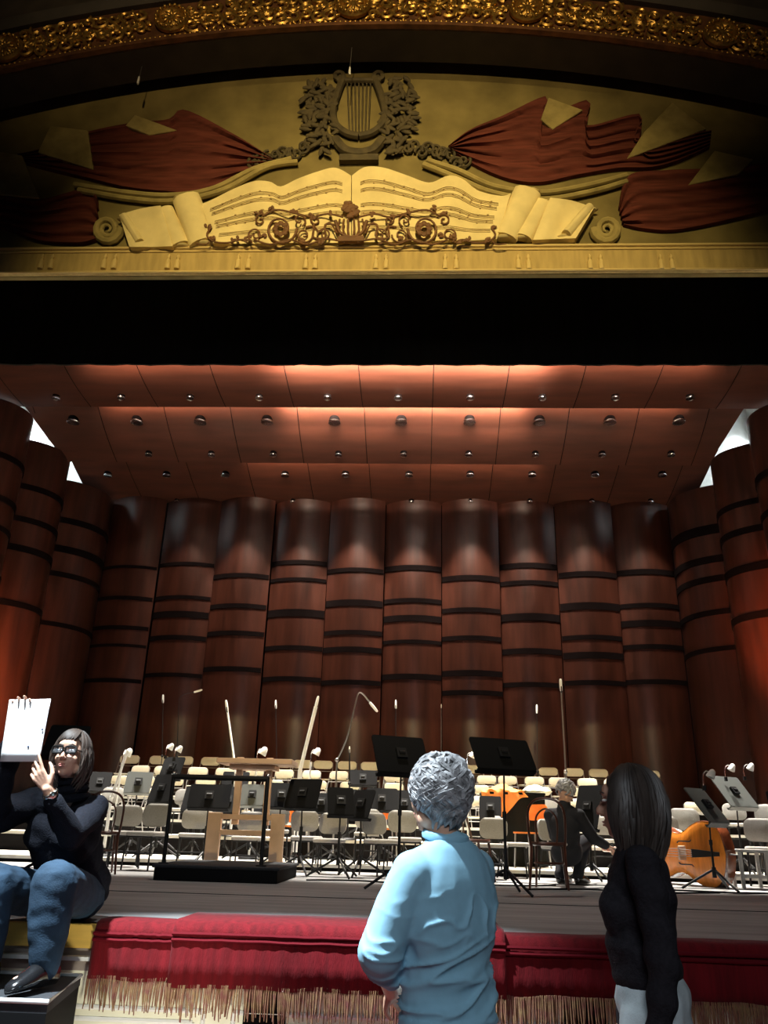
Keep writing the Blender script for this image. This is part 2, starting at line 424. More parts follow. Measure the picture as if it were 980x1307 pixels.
for pi, py, xs_, r, rname in ROWS:
    prof = PAN[pi]
    for k, px in enumerate(xs_):
        # intersect the sight line with the panel
        best = None
        for s in range(201):
            y, z = prof(s / 200); p = at(px, py, y)
            if best is None or abs(p.z - z) < best[0]: best = (abs(p.z - z), V3((p.x, y, z)))
        downlight('%s ceiling downlight in the %s row, %s from the left' % ('bright-rimmed' if pi == 1 and r > .1 else 'small dark', rname, ORD[k]), best[1], r, 'downlights in the %s row of the shell ceiling' % rname, k % 3 == 1)

# black border hanging behind the painted valance, gently pleated
mb = MB(); top, bot = [], []
for k in range(161):
    x = -8 + 15.5 * k / 160; y = 8.5 + .010 * math.sin(k * 1.1) + .006 * math.sin(k * 2.7)
    bot.append((x, y, 6.885)); top.append((x, y, 9.0))
mb.loft([bot, top, [(x, y + .03, z) for x, y, z in top], [(x, y + .03, z) for x, y, z in bot], bot], closed=False)
tag(obj('border_curtain', mb, 'black_cloth'), 'wide black cloth border hanging level behind the painted valance', 'curtain')
# ================================================================== proscenium arch and painted valance
M['pv_back'] = mat('pv_back', (.21, .165, .06), .85, var=.35, scale=2.2, spec=.15)
M['pv_band'] = mat('pv_band', (.48, .35, .13), .8, var=.2, scale=5, stretch=(3, 1, .5), spec=.15)
M['pv_page'] = mat('pv_page', (.78, .64, .30), .8, var=.14, scale=4, spec=.15)
M['pv_line'] = mat('pv_line', (.36, .25, .10), .85)
M['pv_brown'] = mat('pv_brown', (.16, .070, .022), .7, var=.25)
M['pv_dark'] = mat('pv_dark', (.075, .056, .022), .8, var=.4, scale=10)
M['pv_red'] = mat('pv_red', (.125, .032, .022), .85, var=.4, scale=6, stretch=(.5, 1, 4), spec=.15)
M['pv_olive'] = mat('pv_olive', (.34, .27, .10), .85, var=.3, scale=6, spec=.15)
M['pv_gold'] = mat('pv_gold', (.62, .46, .17), .7)
PY = 7.0
rng = random.Random(5)
def pv(px, py, off=0.0): return at(px, py, PY - off)
val = thing('painted_valance', 'painted valance with music manuscript, lyre and crimson drapery under the gilded arch', 'valance', (-0.75, PY, 7.05))
def vobj(name, mb, m, **k):
    mb.v = [(x + .75, y - PY, z - 7.05) for x, y, z in mb.v]
    return obj(name, mb, m, val, **k)
vobj('backdrop', MB().box((-0.75, PY + .03, 8.95), (11.6, .06, 3.8)), 'pv_back')
zb, zt = 7.055, 7.385
vobj('lower_band', MB().box((-0.75, PY - .02, (zb + zt) / 2), (11.6, .05, zt - zb)), 'pv_band', bevel=.01)
mb = MB()
for z, r in ((zt + .005, .018), (zt - .045, .010), (zb + .015, .014)):
    mb.tube([(-6.5, PY - .05, z), (5.0, PY - .05, z)], r, 8)
vobj('cord', mb, 'pv_gold')
for px in (55, 68, 135, 148, 216, 228, 305, 318, 391, 403, 480, 493, 568, 582, 661, 674, 752, 766, 842, 856):
    p = pv(px, 326, .05); q = MB()
    X = Matrix.Translation(p)
    q.lathe([(.004, .02), (.014, .0), (.022, -.03), (.014, -.05), (.026, -.075), (.034, -.17), (.030, -.185), (.0, -.19)], X, 10)
    vobj('tassel', q, 'pv_gold')
def ruled(top, bot, off, ripple, nrip, nu=48, nv=10, thick=.03, phase=0.0, along=False):
    """relief sheet between two outlines, with real folds"""
    T = catmull([(x, y, 0) for x, y in top], 8); B = catmull([(x, y, 0) for x, y in bot], 8)
    def res(L, n):
        d = [0]
        for a, b in zip(L, L[1:]): d.append(d[-1] + (b - a).length)
        out = []
        for i in range(n + 1):
            s = d[-1] * i / n; k = 0
            while k < len(d) - 2 and d[k + 1] < s: k += 1
            u = (s - d[k]) / max(1e-6, d[k + 1] - d[k]); out.append(L[k].lerp(L[k + 1], u))
        return out
    T, B = res(T, nu), res(B, nu)
    front = []; rows = []
    for j in range(nv + 1):
        row = []
        for i in range(nu + 1):
            p = T[i].lerp(B[j and i or i], j / nv)
            s = (j / nv if along else i / nu)
            o = off + ripple * (.5 + .5 * math.sin(2 * PI * nrip * s + phase + (.8 * i / nu if along else .5 * j / nv)))
            row.append(pv(p.x, p.y, o))
        rows.append(row)
    mb = MB(); mb.loft(rows, closed=False)
    # skirt back to the panel
    edge = rows[0] + [r[-1] for r in rows[1:]] + rows[-1][::-1][1:] + [r[0] for r in rows[::-1]][1:]
    mb.loft([edge, [V3((p.x, PY, p.z)) for p in edge]], closed=False)
    return mb, rows
# crimson drapery
for top, bot, n in (
    ([(350, 203), (300, 172), (236, 140), (215, 152), (172, 156), (112, 168), (50, 190), (22, 196)], [(352, 207), (305, 226), (250, 244), (205, 243), (160, 238), (110, 226), (60, 214), (24, 204)], 5),
    ([(-30, 245), (10, 250), (52, 254), (114, 240), (124, 262)], [(-30, 285), (10, 292), (50, 306), (100, 309), (122, 304)], 4),
    ([(572, 186), (600, 165), (640, 148), (698, 122), (694, 148), (752, 127), (748, 160), (818, 145), (812, 180), (908, 166)], [(575, 190), (610, 212), (650, 228), (690, 232), (740, 222), (790, 214), (830, 213), (860, 206), (885, 196), (906, 186)], 5),
    ([(790, 262), (802, 224), (850, 217), (920, 214), (1000, 205)], [(796, 286), (820, 291), (860, 293), (920, 282), (1000, 262)], 4)):
    mb, _ = ruled(top, bot, .02, .05, n, along=True, nv=22)
    vobj('drapery', mb, 'pv_red', ang=70)
for poly in ([(64, 160), (112, 166), (119, 216), (48, 194)], [(-20, 190), (28, 198), (50, 253), (-20, 246)], [(172, 146), (226, 166), (190, 172), (160, 160)], [(822, 168), (858, 130), (902, 164), (800, 202)], [(878, 236), (912, 192), (962, 203), (942, 222)], [(690, 152), (700, 124), (744, 140), (705, 165)]):
    mb = MB(); P = [pv(x, y, .075) for x, y in poly]
    mb.prism([(p.x, p.z) for p in P], PY - .075, PY - .02)
    vobj('pennant', mb, 'pv_olive', bevel=.01)
# olive sashes below the drapery, and their coils
for path in ([(95, 236), (160, 246), (215, 250), (270, 242), (325, 216), (372, 203)], [(100, 243), (165, 254), (222, 257), (285, 243), (340, 214), (380, 207)], [(545, 205), (585, 218), (630, 238), (690, 246), (745, 238), (800, 224)], [(540, 210), (580, 226), (628, 246), (690, 255), (750, 246), (800, 232)]):
    vobj('sash', MB().tube(catmull([pv(x, y, .05) for x, y in path], 8), .035, 8), 'pv_olive')
def spiral(cx, cy, r0, turns, a0, sgn=1, n=30, off=.04, sx=1.0):
    return [pv(cx + sx * sgn * r0 * (1 - .85 * i / n) * math.cos(a0 + 2 * PI * turns * i / n), cy + r0 * (1 - .85 * i / n) * math.sin(a0 + 2 * PI * turns * i / n), off) for i in range(n + 1)]
for cx, sg in ((137, 1), (774, -1)):
    vobj('sash_coil', MB().tube(spiral(cx, 293, 17, 2.2, 0, sg), [.05 - .0012 * i for i in range(31)], 8), 'pv_olive')
# manuscript: two open pages and the rolled sheets on both sides
def page(top, bot, n, ph):
    mb, rows = ruled(top, bot, .05, .07, n, phase=ph)
    o = vobj('page', mb, 'pv_page', ang=70)
    q = MB()
    for j in (2, 3, 5, 6, 8):
        L = [V3((p.x, p.y - .004, p.z)) for p in rows[j][3:-3]]
        for dz in (-.02, 0, .02): q.tube([p + V3((0, 0, dz)) for p in L], .0035, 4)
    for j in (2, 3, 5, 6):
        for i in range(4, 44, 3):
            p = rows[j][i]
            q.ell((p.x, p.y - .006, p.z + rng.uniform(-.03, .03)), (.014, .006, .011), n=6, m=4)
    q.v = [(x + .75, y - PY, z - 7.05) for x, y, z in q.v]
    s = obj('music_staves', q, 'pv_line', o)
page([(252, 262), (270, 255), (300, 240), (325, 231), (345, 232), (358, 238), (380, 228), (405, 219), (428, 214), (448, 224)], [(272, 311), (300, 311), (325, 311), (345, 311), (365, 310), (385, 310), (400, 310), (425, 310), (438, 309), (448, 309)], 3, 0)
page([(449, 224), (466, 213), (490, 214), (520, 224), (548, 233), (572, 224), (590, 228), (610, 243), (640, 250), (652, 246)], [(449, 309), (470, 309), (490, 309), (515, 308), (540, 308), (560, 307), (580, 307), (600, 307), (620, 306), (634, 305)], 3, 2)
def roll(a, b, r0, r1):
    mb = MB(); A, B = pv(*a, .06), pv(*b, .06)
    mb.tube([A, A.lerp(B, .5), B], [r0, (r0 + r1) / 2, r1], 14, flat=.6)
    for t, rr, P in ((0, r0, A), (1, r1, B)): mb.ell(P, (rr * .98, rr * .5, rr * .18), n=12, m=6)
    vobj('rolled_sheet', mb, 'pv_page')
for a, b, r0, r1 in (((238, 254), (258, 312), .16, .145), ((210, 268), (230, 314), .10, .11), ((160, 280), (180, 313), .10, .10), ((673, 246), (645, 304), .16, .13), ((693, 258), (668, 304), .09, .10), ((752, 268), (722, 303), .10, .11)):
    roll(a, b, r0, r1)
for top, bot in (([(152, 274), (180, 266), (205, 262)], [(165, 315), (195, 315), (220, 314)]), ([(702, 252), (730, 256), (758, 265)], [(680, 306), (705, 305), (735, 304)])):
    mb, _ = ruled(top, bot, .08, .05, 1.2)
    vobj('curled_page', mb, 'pv_page', ang=70)
# brown scrollwork across the foot of the pages
mb = MB()
def st(P, r=.011): mb.tube(catmull([pv(x, y, .135) for x, y in P], 5), r, 6)
for cx in (358, 541):
    sg = 1 if cx < 448 else -1
    mb.tube(spiral(cx, 292, 21, 1.6, 0, sg, off=.135), [.017 - .0003 * i for i in range(31)], 6)
    for k in range(8):
        a = k * PI / 4; c = pv(cx + 7 * math.cos(a), 292 + 7 * math.sin(a), .135); mb.ell(c, (.034, .012, .034), n=8, m=5)
    for dx, r, a0 in ((-32, 10, 2), (30, 11, 0), (56, 9, 3)):
        mb.tube(spiral(cx + sg * dx, 300, r, 1.3, a0, sg, off=.135), .010, 6)
        mb.tube(spiral(cx + sg * dx * .8, 281, r * .8, 1.2, a0 + 2, -sg, off=.135), .010, 6)
for sg in (1, -1):
    X = lambda x: 448 + sg * (x - 448)
    st([(X(325), 306), (X(345), 312), (X(370), 306), (X(392), 312), (X(415), 305), (X(440), 309)])
    st([(X(335), 276), (X(352), 268), (X(376), 272), (X(398), 277), (X(418), 273), (X(438), 277)])
    st([(X(390), 290), (X(400), 290), (X(400), 303), (X(415), 303), (X(415), 287), (X(428), 287)], .012)
    st([(X(396), 280), (X(408), 296), (X(420), 284), (X(430), 298)], .009)
    st([(X(268), 292), (X(264), 300), (X(272), 308), (X(290), 310), (X(306), 306), (X(316), 310)])
    st([(X(268), 308), (X(262), 312), (X(250), 311)], .008)
    for x, y in ((330, 272), (345, 266), (375, 270), (398, 276), (420, 272), (335, 300), (318, 300), (385, 305), (410, 308), (266, 290), (272, 306), (300, 306), (312, 307)):
        for k in range(3):
            mb.ell(pv(X(x) + rng.uniform(-4, 4), y + rng.uniform(-3, 3), .135), (.03, .01, .018), Matrix.Rotation(rng.uniform(0, 3), 3, 'Y'), 7, 5)
vobj('scrollwork', mb, 'pv_brown')
mb = MB()
for k in range(26):
    a = rng.uniform(0, 2 * PI); r = 10 * math.sqrt(rng.random()); mb.ell(pv(448 + r * math.cos(a), 267 + r * math.sin(a), .14), (.035, .018, .03), n=7, m=5)
for d in (-16, -10, -4, 4, 10, 16):
    mb.tube(catmull([pv(448 + d * .3, 306, .14), pv(448 + d, 294, .14), pv(448 + d * .9, 280, .14)], 5), .012, 6)
mb.tube(catmull([pv(428, 282, .14), pv(434, 297, .14), pv(448, 303, .14), pv(462, 297, .14), pv(468, 282, .14)], 5), .02, 6)
mb.box(pv(448, 306, .13), (.28, .05, .07))
vobj('urn_ornament', mb, 'pv_brown')
# lyre in a dark leafy wreath
mb = MB()
for sg in (1, -1):
    X = lambda x: 458 + sg * x
    mb.tube(catmull([pv(X(20), 100, .05), pv(X(27), 118, .05), pv(X(33), 140, .05), pv(X(30), 158, .05), pv(X(16), 170, .05), pv(X(0), 174, .05)], 6), .045, 8)
    mb.tube(spiral(458 + sg * 26, 98, 8, 1.2, 2, sg, off=.05), .03, 6)
for k in range(-3, 4): mb.tube([pv(458 + k * 5, 102, .04), pv(458 + k * 4, 172, .04)], .010, 6)
mb.tube([pv(430, 103, .05), pv(486, 103, .05)], .035, 8)
mb.tube(catmull([pv(428, 178, .05), pv(440, 192, .05), pv(458, 196, .05), pv(476, 192, .05), pv(488, 178, .05)], 6), .06, 8)
mb.box(pv(458, 203, .05), (.45, .07, .09))
vobj('lyre', mb, 'pv_dark')
for sg in (1, -1):
    mb = MB()
    for k in range(95):
        while 1:
            u, v = rng.uniform(-1, 1), rng.uniform(-1, 1)
            if u * u + v * v < 1: break
        x = 458 + sg * (52 + 22 * u - 8 * v * (v > 0)); y = 146 + 50 * v
        mb.ell(pv(x, y, .05 + rng.uniform(0, .03)), (.075, .02, .03), Matrix.Rotation(rng.uniform(0, PI), 3, 'Y'), 7, 5)
    vobj('wreath', mb, 'pv_dark')
    mb = MB()
    for k in range(9):
        cx = 458 + sg * (62 + k * 9); cy = 186 + 2.6 * k + rng.uniform(-5, 5)
        mb.tube(spiral(cx, cy, 9, 1.4, rng.uniform(0, 6), sg, n=18), .018, 6)
    vobj('garland', mb, 'pv_dark')

# gilded arch
RC, ACX, AY = 14.0, -0.75, 6.4
AZ = 10.33 - RC
def pol(a, r, y=AY): return V3((ACX + r * math.sin(a), y, AZ + r * math.cos(a)))
arch = thing('proscenium_arch', 'dark proscenium arch with a carved and gilded frieze of scrolls and rosettes', 'arch', (ACX, AY, 10.0))
def aobj(name, mb, m, **k):
    mb.v = [(x - ACX, y - AY, z - 10.0) for x, y, z in mb.v]; return obj(name, mb, m, arch, **k)
AN = [-.50 + 1.0 * k / 80 for k in range(81)]
def sweep(prof):      # prof: list of (radial offset, y offset)
    mb = MB(); mb.loft([[pol(a, RC + r, AY + dy) for r, dy in prof] for a in AN]); return mb
aobj('arch_ring', sweep([(-.30, .0), (-.30, .42), (2.6, .42), (2.6, -.06), (.45, -.06), (.42, 0)]), 'arch_dark', ang=30)
aobj('frieze_ground', sweep([(-.26, -.03), (-.26, .02), (.30, .02), (.30, -.03)]), 'gold_dark')
aobj('upper_moulding', sweep([(.30, -.09), (.30, 0), (.44, 0), (.44, -.12), (.40, -.15), (.35, -.13)]), 'arch_dark')
aobj('lower_moulding', sweep([(-.30, -.06), (-.30, .02), (-.25, .02), (-.25, -.06)]), 'gold_dark')
mb = MB()
k = -200
while k < 201:
    a = k * .0042; k += 1
    if abs(a) < .42: mb.ell(pol(a, RC - .235, AY - .045), (.022, .02, .022), n=8, m=5)
aobj('bead_row', mb, 'gold')
RSP = [-.295, -.157, -.006, .136, .290]
for a in RSP:
    c = pol(a, RC, AY - .05); q = MB(); X = Matrix.Translation(c) @ Matrix.Rotation(PI / 2, 4, 'X')
    q.lathe([(.0, .0), (.20, .0), (.205, .04), (.185, .07), (.16, .07), (.145, .04), (.13, .03), (.11, .045), (.05, .06), (.0, .07)], X, 24)
    o = aobj('rosette', q, 'gold')
    q = MB()
    for j in range(18):
        t = 2 * PI * j / 18; q.ell(c + V3((.172 * math.cos(t), -.075, .172 * math.sin(t))), (.022, .02, .022), n=8, m=5)
    for j in range(8):
        t = 2 * PI * j / 8; q.ell(c + V3((.07 * math.cos(t), -.06, .07 * math.sin(t))), (.05, .02, .022), Matrix.Rotation(-t, 3, 'Y'), 8, 5)
    q.v = [(x - ACX, y - AY, z - 10.0) for x, y, z in q.v]; obj('bead_rim', q, 'gold', o)
for bay in range(len(RSP) + 1):
    a0_ = -.40 if bay == 0 else RSP[bay - 1] + .0165; a1_ = .40 if bay == len(RSP) else RSP[bay] - .0165
    mb = MB(); a = a0_
    while a < a1_:
        for up in (1, -1, 0):
            r0 = RC + .02 + up * rng.uniform(.08, .17) + (rng.uniform(-.05, .05) if up == 0 else 0); sg = rng.choice((1, -1)); R0 = rng.uniform(.06, .11) * (1 if up else .7); n = 14; a0 = rng.uniform(0, 2 * PI)
            P = [pol(a + sg * R0 * (1 - .8 * i / n) * math.cos(a0 + 7.5 * i / n) / RC, r0 + R0 * (1 - .8 * i / n) * math.sin(a0 + 7.5 * i / n), AY - .05 - .02 * i / n) for i in range(n + 1)]
            mb.tube(P, [.026 - .0011 * i for i in range(n + 1)], 6)
            for j in range(3):
                mb.ell(pol(a + rng.uniform(-.008, .008), RC + .02 + up * rng.uniform(.0, .24), AY - .05), (rng.uniform(.03, .07), .022, .02), Matrix.Rotation(rng.uniform(0, PI), 3, 'Y'), 7, 5)
        mb.ell(pol(a, RC + .02, AY - .03), (.09, .02, .05), n=8, m=5)
        a += .0105
    aobj('acanthus_scroll', mb, 'gold')

# two small microphones hanging on wires from the arch
for px, py0, py1, lab in ((177, 55, 106, 'left of the two microphones hanging on thin wires before the painted valance'), (447, 38, 94, 'hanging microphone on a thin wire above the painted lyre')):
    p1 = at(px - 1, py1, 6.62); p0 = p1 + V3((.01, 0, AZ + math.sqrt((RC - .31)**2 - (p1.x - ACX)**2) - p1.z))
    t = thing('hanging_microphone', lab, 'microphone', p1, 0, 'microphones hanging under the arch')
    d = p0 - p1
    obj('wire', MB().tube([V3((0, 0, .1)), V3((d.x * .5, 0, d.z * .5)), V3((d.x, 0, d.z))], .004, 6), 'steel', t)
    obj('microphone', MB().lathe([(.0, -.02), (.012, -.015), (.014, .02), (.010, .10), (.0, .115)], n=10), 'white_metal', t)
# ================================================================== the orchestra's furniture
rng = random.Random(11)
M['seat_grey'] = mat('seat_grey', (.36, .34, .31), .9, var=.12, scale=50, spec=.15)
def lift(mb, X):
    mb.v = [tuple(X @ V3(v)) for v in mb.v]; return mb
# ---- grey upholstered orchestra chair, facing -y, feet at z = 0
def make_chair():
    t = thing('orchestra_chair', 'chair', 'chair')
    s = MB().prism(rrect(.44, .42, .09), 0, .06, Matrix.Rotation(PI / 2, 4, 'X') @ Matrix.Translation((0, 0, 0)))
    lift(s, Matrix.Translation((0, 0, .46)) @ Matrix.Scale(-1, 4, (0, 0, 1)))
    lo = min(v[2] for v in s.v); lift(s, Matrix.Translation((0, 0, .42 - lo)))
    obj('seat', s, 'seat_grey', t, bevel=.02)
    mb = MB(); W, H = .42, .30; rows = []
    out = rrect(W, H, .10, 6)
    def bk(x, z, d): return V3((x, .20 + .16 * (z + H / 2) * .9 - .35 * x * x + d, .69 + z))
    f = [bk(x, z, -.022) for x, z in out]; b = [bk(x, z, .022) for x, z in out]
    fi = [bk(x * .82, z * .82, -.036) for x, z in out]; bi = [bk(x * .82, z * .82, .036) for x, z in out]
    mb.loft([fi, f, b, bi]); obj('backrest', mb, 'grey_fabric', t, ang=60)
    for sx in (-1, 1):
        obj('leg', MB().tube([(sx * .20, -.19, 0), (sx * .19, -.17, .42)], .012, 8), 'black_metal', t)
        obj('leg', MB().tube([(sx * .21, .24, 0), (sx * .19, .17, .42)], .012, 8), 'black_metal', t)
        obj('back_post', MB().tube([(sx * .12, .10, .43), (sx * .12, .21, .47), (sx * .12, .235, .66), (sx * .12, .26, .78)], .011, 8), 'black_metal', t)
    obj('seat_frame', MB().tube([(-.19, -.17, .41), (.19, -.17, .41), (.19, .17, .41), (-.19, .17, .41)], .011, 8, loop=True), 'black_metal', t)
    for a_ in ((.195, -.18, .2), (.2, .205, .2)): obj('stretcher', MB().tube([(-a_[0], a_[1], a_[2]), a_], .008, 6), 'black_metal', t)
    return t
# ---- cream folding chair
def make_folder():
    t = thing('folding_chair', 'chair', 'chair')
    mb = MB(); out = rrect(.40, .17, .07, 5)
    bk = lambda x, z, d: V3((x, .21 + .14 * z - .4 * x * x + d, .755 + z))
    mb.loft([[bk(x * .9, z * .85, -.016) for x, z in out], [bk(x, z, -.008) for x, z in out], [bk(x, z, .008) for x, z in out], [bk(x * .9, z * .85, .012) for x, z in out]])
    obj('backrest', mb, 'cream_metal', t, ang=60)
    s = MB(); R = [[V3((x, y, .44 + h - .02 * (1 - (x / .2)**2))) for x, y in rrect(.38, .38, .06)] for h in (0, .02)]
    s.loft(R); obj('seat', s, 'cream_metal', t, bevel=.006)
    for sx in (-1, 1):
        obj('leg', MB().tube([(sx * .205, -.24, 0), (sx * .205, 0, .40), (sx * .205, .19, .72), (sx * .20, .215, .80)], .010, 8), 'steel', t)
        obj('leg', MB().tube([(sx * .185, .26, 0), (sx * .185, .02, .43)], .010, 8), 'steel', t)
    for a_ in ((.205, -.17, .12), (.185, .19, .12), (.2, .14, .62)):
        obj('crossbar', MB().tube([(-a_[0], a_[1], a_[2]), a_], .008, 6), 'steel', t)
    return t
# ---- dark bentwood chair
def make_bent():
    t = thing('bentwood_chair', 'chair', 'chair')
    obj('seat', MB().lathe([(.0, .44), (.19, .44), (.21, .45), (.215, .465), (.205, .48), (.18, .475), (.0, .47)], n=28), 'bentwood', t)
    hoop = catmull([(-.19, .10, .44), (-.205, .16, .62), (-.20, .21, .80), (-.13, .24, .91), (0, .25, .94), (.13, .24, .91), (.20, .21, .80), (.205, .16, .62), (.19, .10, .44)], 5)
    obj('back_hoop', MB().tube(hoop, .014, 8), 'bentwood', t)
    inner = catmull([(-.10, .17, .46), (-.12, .20, .64), (-.10, .225, .76), (0, .24, .83), (.10, .225, .76), (.12, .20, .64), (.10, .17, .46)], 5)
    obj('inner_hoop', MB().tube(inner, .010, 8), 'bentwood', t)
    for sx in (-1, 1):
        obj('leg', MB().tube([(sx * .17, -.21, 0), (sx * .155, -.165, .25), (sx * .145, -.14, .45)], [.011, .015, .017], 8), 'bentwood', t)
        obj('leg', MB().tube([(sx * .21, .22, 0), (sx * .19, .15, .25), (sx * .18, .10, .46)], [.012, .015, .016], 8), 'bentwood', t)
    obj('leg_ring', MB().tube([(.165 * math.cos(a), .165 * math.sin(a), .26) for a in [2 * PI * k / 24 for k in range(24)]], .009, 6, loop=True), 'bentwood', t)
    return t
protos = {}
def chair(kind, px, pytop, Y, rot, label, group, H={'grey': .84, 'fold': .84, 'bent': .95}):
    p = at(px, pytop, Y); fz = floor_z(Y - .2)
    s = min(1.02, max(.78, (p.z - fz) / H[kind]))
    r = math.radians(rot)
    if kind not in protos:
        o = protos[kind] = {'grey': make_chair, 'fold': make_folder, 'bent': make_bent}[kind]()
        o.location = (p.x, Y, fz); o.rotation_euler = (0, 0, r); o.scale = (s, s, s); o['label'] = label; o['group'] = group
    else: o = dup(protos[kind], (p.x, Y, fz), r, label, group, (s, s, s))
    return o
# front rank of grey chairs (photo, left to right)
FR = [(166, 1027, 10.25, 22, 'grey padded chair nearest the woman seated on the stage edge, behind her shoulder'), (192, 1025, 9.65, -14, 'grey padded chair just left of the conductor platform, beside a tripod foot'),
      (250, 1032, 10.75, 12, 'grey padded chair behind the left post of the conductor rail'), (318, 1038, 10.3, 0, 'grey padded chair seen between the wooden uprights of the conductor desk'),
      (354, 1029, 11.1, 8, 'grey padded chair just behind the right leg of the wooden conductor desk'), (393, 1034, 10.4, 18, 'grey padded chair under the broad black music stand right of the conductor desk'),
      (422, 1037, 10.0, -6, 'grey padded chair right of the black stand, facing the hall squarely'), (470, 1035, 10.9, 5, 'grey padded chair holding a plastic cup'),
      (488, 1037, 9.95, 38, 'grey padded chair turned to the left under the tall black stand'), (517, 1034, 10.5, 12, 'grey padded chair just left of the grey-haired man'),
      (628, 1051, 10.0, -10, 'grey padded chair just right of the shoulder of the grey-haired man'), (655, 1042, 10.45, 78, 'grey padded chair seen edge-on beside the pole of the right tall stand'),
      (712, 1047, 10.0, 32, 'grey padded chair seen through the hoop of the bentwood chair'), (768, 1046, 11.5, -24, 'grey padded chair just left of the dark-haired woman'),
      (849, 1041, 10.9, -8, 'grey padded chair at the right shoulder of the dark-haired woman'), (873, 1031, 11.4, -12, 'pale lit padded chair standing behind the double bass'),
      (968, 1044, 10.25, -22, 'grey padded chair at the right picture edge in front of its paler twin'), (985, 1026, 11.3, -18, 'pale lit padded chair at the right picture edge, behind its grey twin')]
for px, py, Y, r, lab in FR: chair('grey', px, py, Y, r, lab, 'grey padded orchestra chairs on the deck')
# middle ranks, mostly behind the music stands
for k, px in enumerate(range(140, 990, 47)):
    chair('fold' if k % 3 == 1 else 'grey', px + rng.uniform(-8, 8), 1018 + .012 * (px - 140) + (0), 12.75, rng.uniform(-25, 25), 'chair on the second step behind the music stands, %s from the left' % ORD[k], 'chairs on the second step')
# folding chairs: three top rows
ROW5 = [163, 201, 231, 266, 297, 328, 358, 385, 412, 442, 473, 504, 536, 568, 606, 640, 672, 701, 733, 766, 800, 832]
for k, px in enumerate(ROW5):
    chair('fold', px, 962 + (px - 163) * .031, 17.3, rng.uniform(-5, 5), 'cream folding chair in the top row before the wooden back wall, %s' % (ORD[k] + ' from the left' if k < 11 else ORD[len(ROW5) - 1 - k] + ' from the right'), 'cream folding chairs in the top row')
ROW4 = [174, 205, 253, 287, 321, 360, 394, 429, 465, 500, 540, 585, 620, 650, 681, 715, 749, 785]
for k, px in enumerate(ROW4):
    chair('fold', px, 976 + (px - 174) * .029, 15.95, rng.uniform(-14, 14), 'cream folding chair in the second row from the back wall, %s' % (ORD[k] + ' from the left' if k < 9 else ORD[len(ROW4) - 1 - k] + ' from the right'), 'cream folding chairs in the second row from the back')
ROW3 = [147, 181, 222, 262, 306, 350, 402, 445, 505, 560, 610, 648, 690, 728, 760, 800]
for k, px in enumerate(ROW3):
    chair('fold', px, 989 + (px - 147) * .027, 14.5, rng.uniform(-16, 16), 'cream folding chair in the third row from the back wall, %s' % (ORD[k] + ' from the left' if k < 8 else ORD[len(ROW3) - 1 - k] + ' from the right'), 'cream folding chairs in the third row from the back')
chair('bent', 697, 1019, 8.55, 168, 'dark bentwood chair right of the tall stand, nearest to the deck edge', 'dark bentwood chairs')
chair('bent', 603, 1020, 9.4, 60, 'dark bentwood chair peeping out behind the grey-haired man', 'dark bentwood chairs')
chair('bent', 139, 1010, 8.75, 200, 'dark bentwood chair beside the woman seated on the stage edge', 'dark bentwood chairs')

# ---- music stands
def stand(label, cx, Y, ztop, zbot, w, rot, group='black music stands', m='black_matte', tilt=None, legrot=.5, sheet=False, base_z=None, lean=0.0, lr=1.0):
    fz = floor_z(Y) if base_z is None else base_z
    t = thing('music_stand', label, 'music stand', (cx, Y, fz), math.radians(rot), group)
    h0, h1 = zbot - fz, ztop - fz; hc = (h0 + h1) / 2; H = h1 - h0
    ti = .45 if tilt is None else tilt; L = H / math.cos(ti)
    X = Matrix.Translation((lean, 0, hc)) @ Matrix.Rotation(-ti * (1 if True else 0), 4, 'X')
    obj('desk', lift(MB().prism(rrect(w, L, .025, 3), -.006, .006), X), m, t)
    obj('ledge', lift(MB().box((0, .035, -L / 2), (w * .98, .07, .012)).box((0, .068, -L / 2 + .012), (w * .98, .006, .03)), X), m, t)
    obj('desk_bracket', lift(MB().box((0, -.02, 0), (.10, .03, .10)).tube([(-.03, -.03, 0), (.03, -.03, 0)], .02, 10), X), 'black_metal', t)
    obj('pole', MB().cyl((0, 0, .16), (0, 0, hc * .55), .013, n=10).cyl((0, 0, hc * .55), (lean, -.02, hc), .009, n=10).cyl((0, 0, hc * .55 - .02), (0, 0, hc * .55 + .03), .019, n=10), 'black_metal', t)
    obj('hub', MB().cyl((0, 0, .12), (0, 0, .22), .022, n=10), 'black_metal', t)
    for k in range(3):
        a = legrot + k * 2 * PI / 3
        obj('leg', MB().tube([(.02 * math.cos(a), .02 * math.sin(a), .19), (.30 * lr * math.cos(a), .30 * lr * math.sin(a), .03), (.33 * lr * math.cos(a), .33 * lr * math.sin(a), .012)], .012, 8), 'black_metal', t)
    if sheet:
        s = obj('sheet_music', lift(MB().box((0, .0085, .0), (w * .85, .003, L * .8)), X), 'paper', None)
    return t
def stand_px(label, pxc, ptop, pbot, wpx, Y, rot, **k):
    a, b = at(pxc, ptop, Y), at(pxc, pbot, Y); W = (at(pxc + wpx / 2, ptop, Y) - at(pxc - wpx / 2, ptop, Y)).length
    return stand(label, b.x, Y, a.z, b.z, W, rot, **k)
stand_px('tall black music stand just left of the head of the grey-haired man', 511, 939, 987, 72, 7.75, 25, legrot=3.2, tilt=.52)
stand_px('tall black music stand between the grey-haired man and the bentwood chair', 642, 942, 983, 84, 7.55, 23, legrot=4.9, tilt=.55)
stand_px('black music stand rising behind the head of the seated woman', 82, 925, 965, 50, 7.3, 6, legrot=1, tilt=.5)
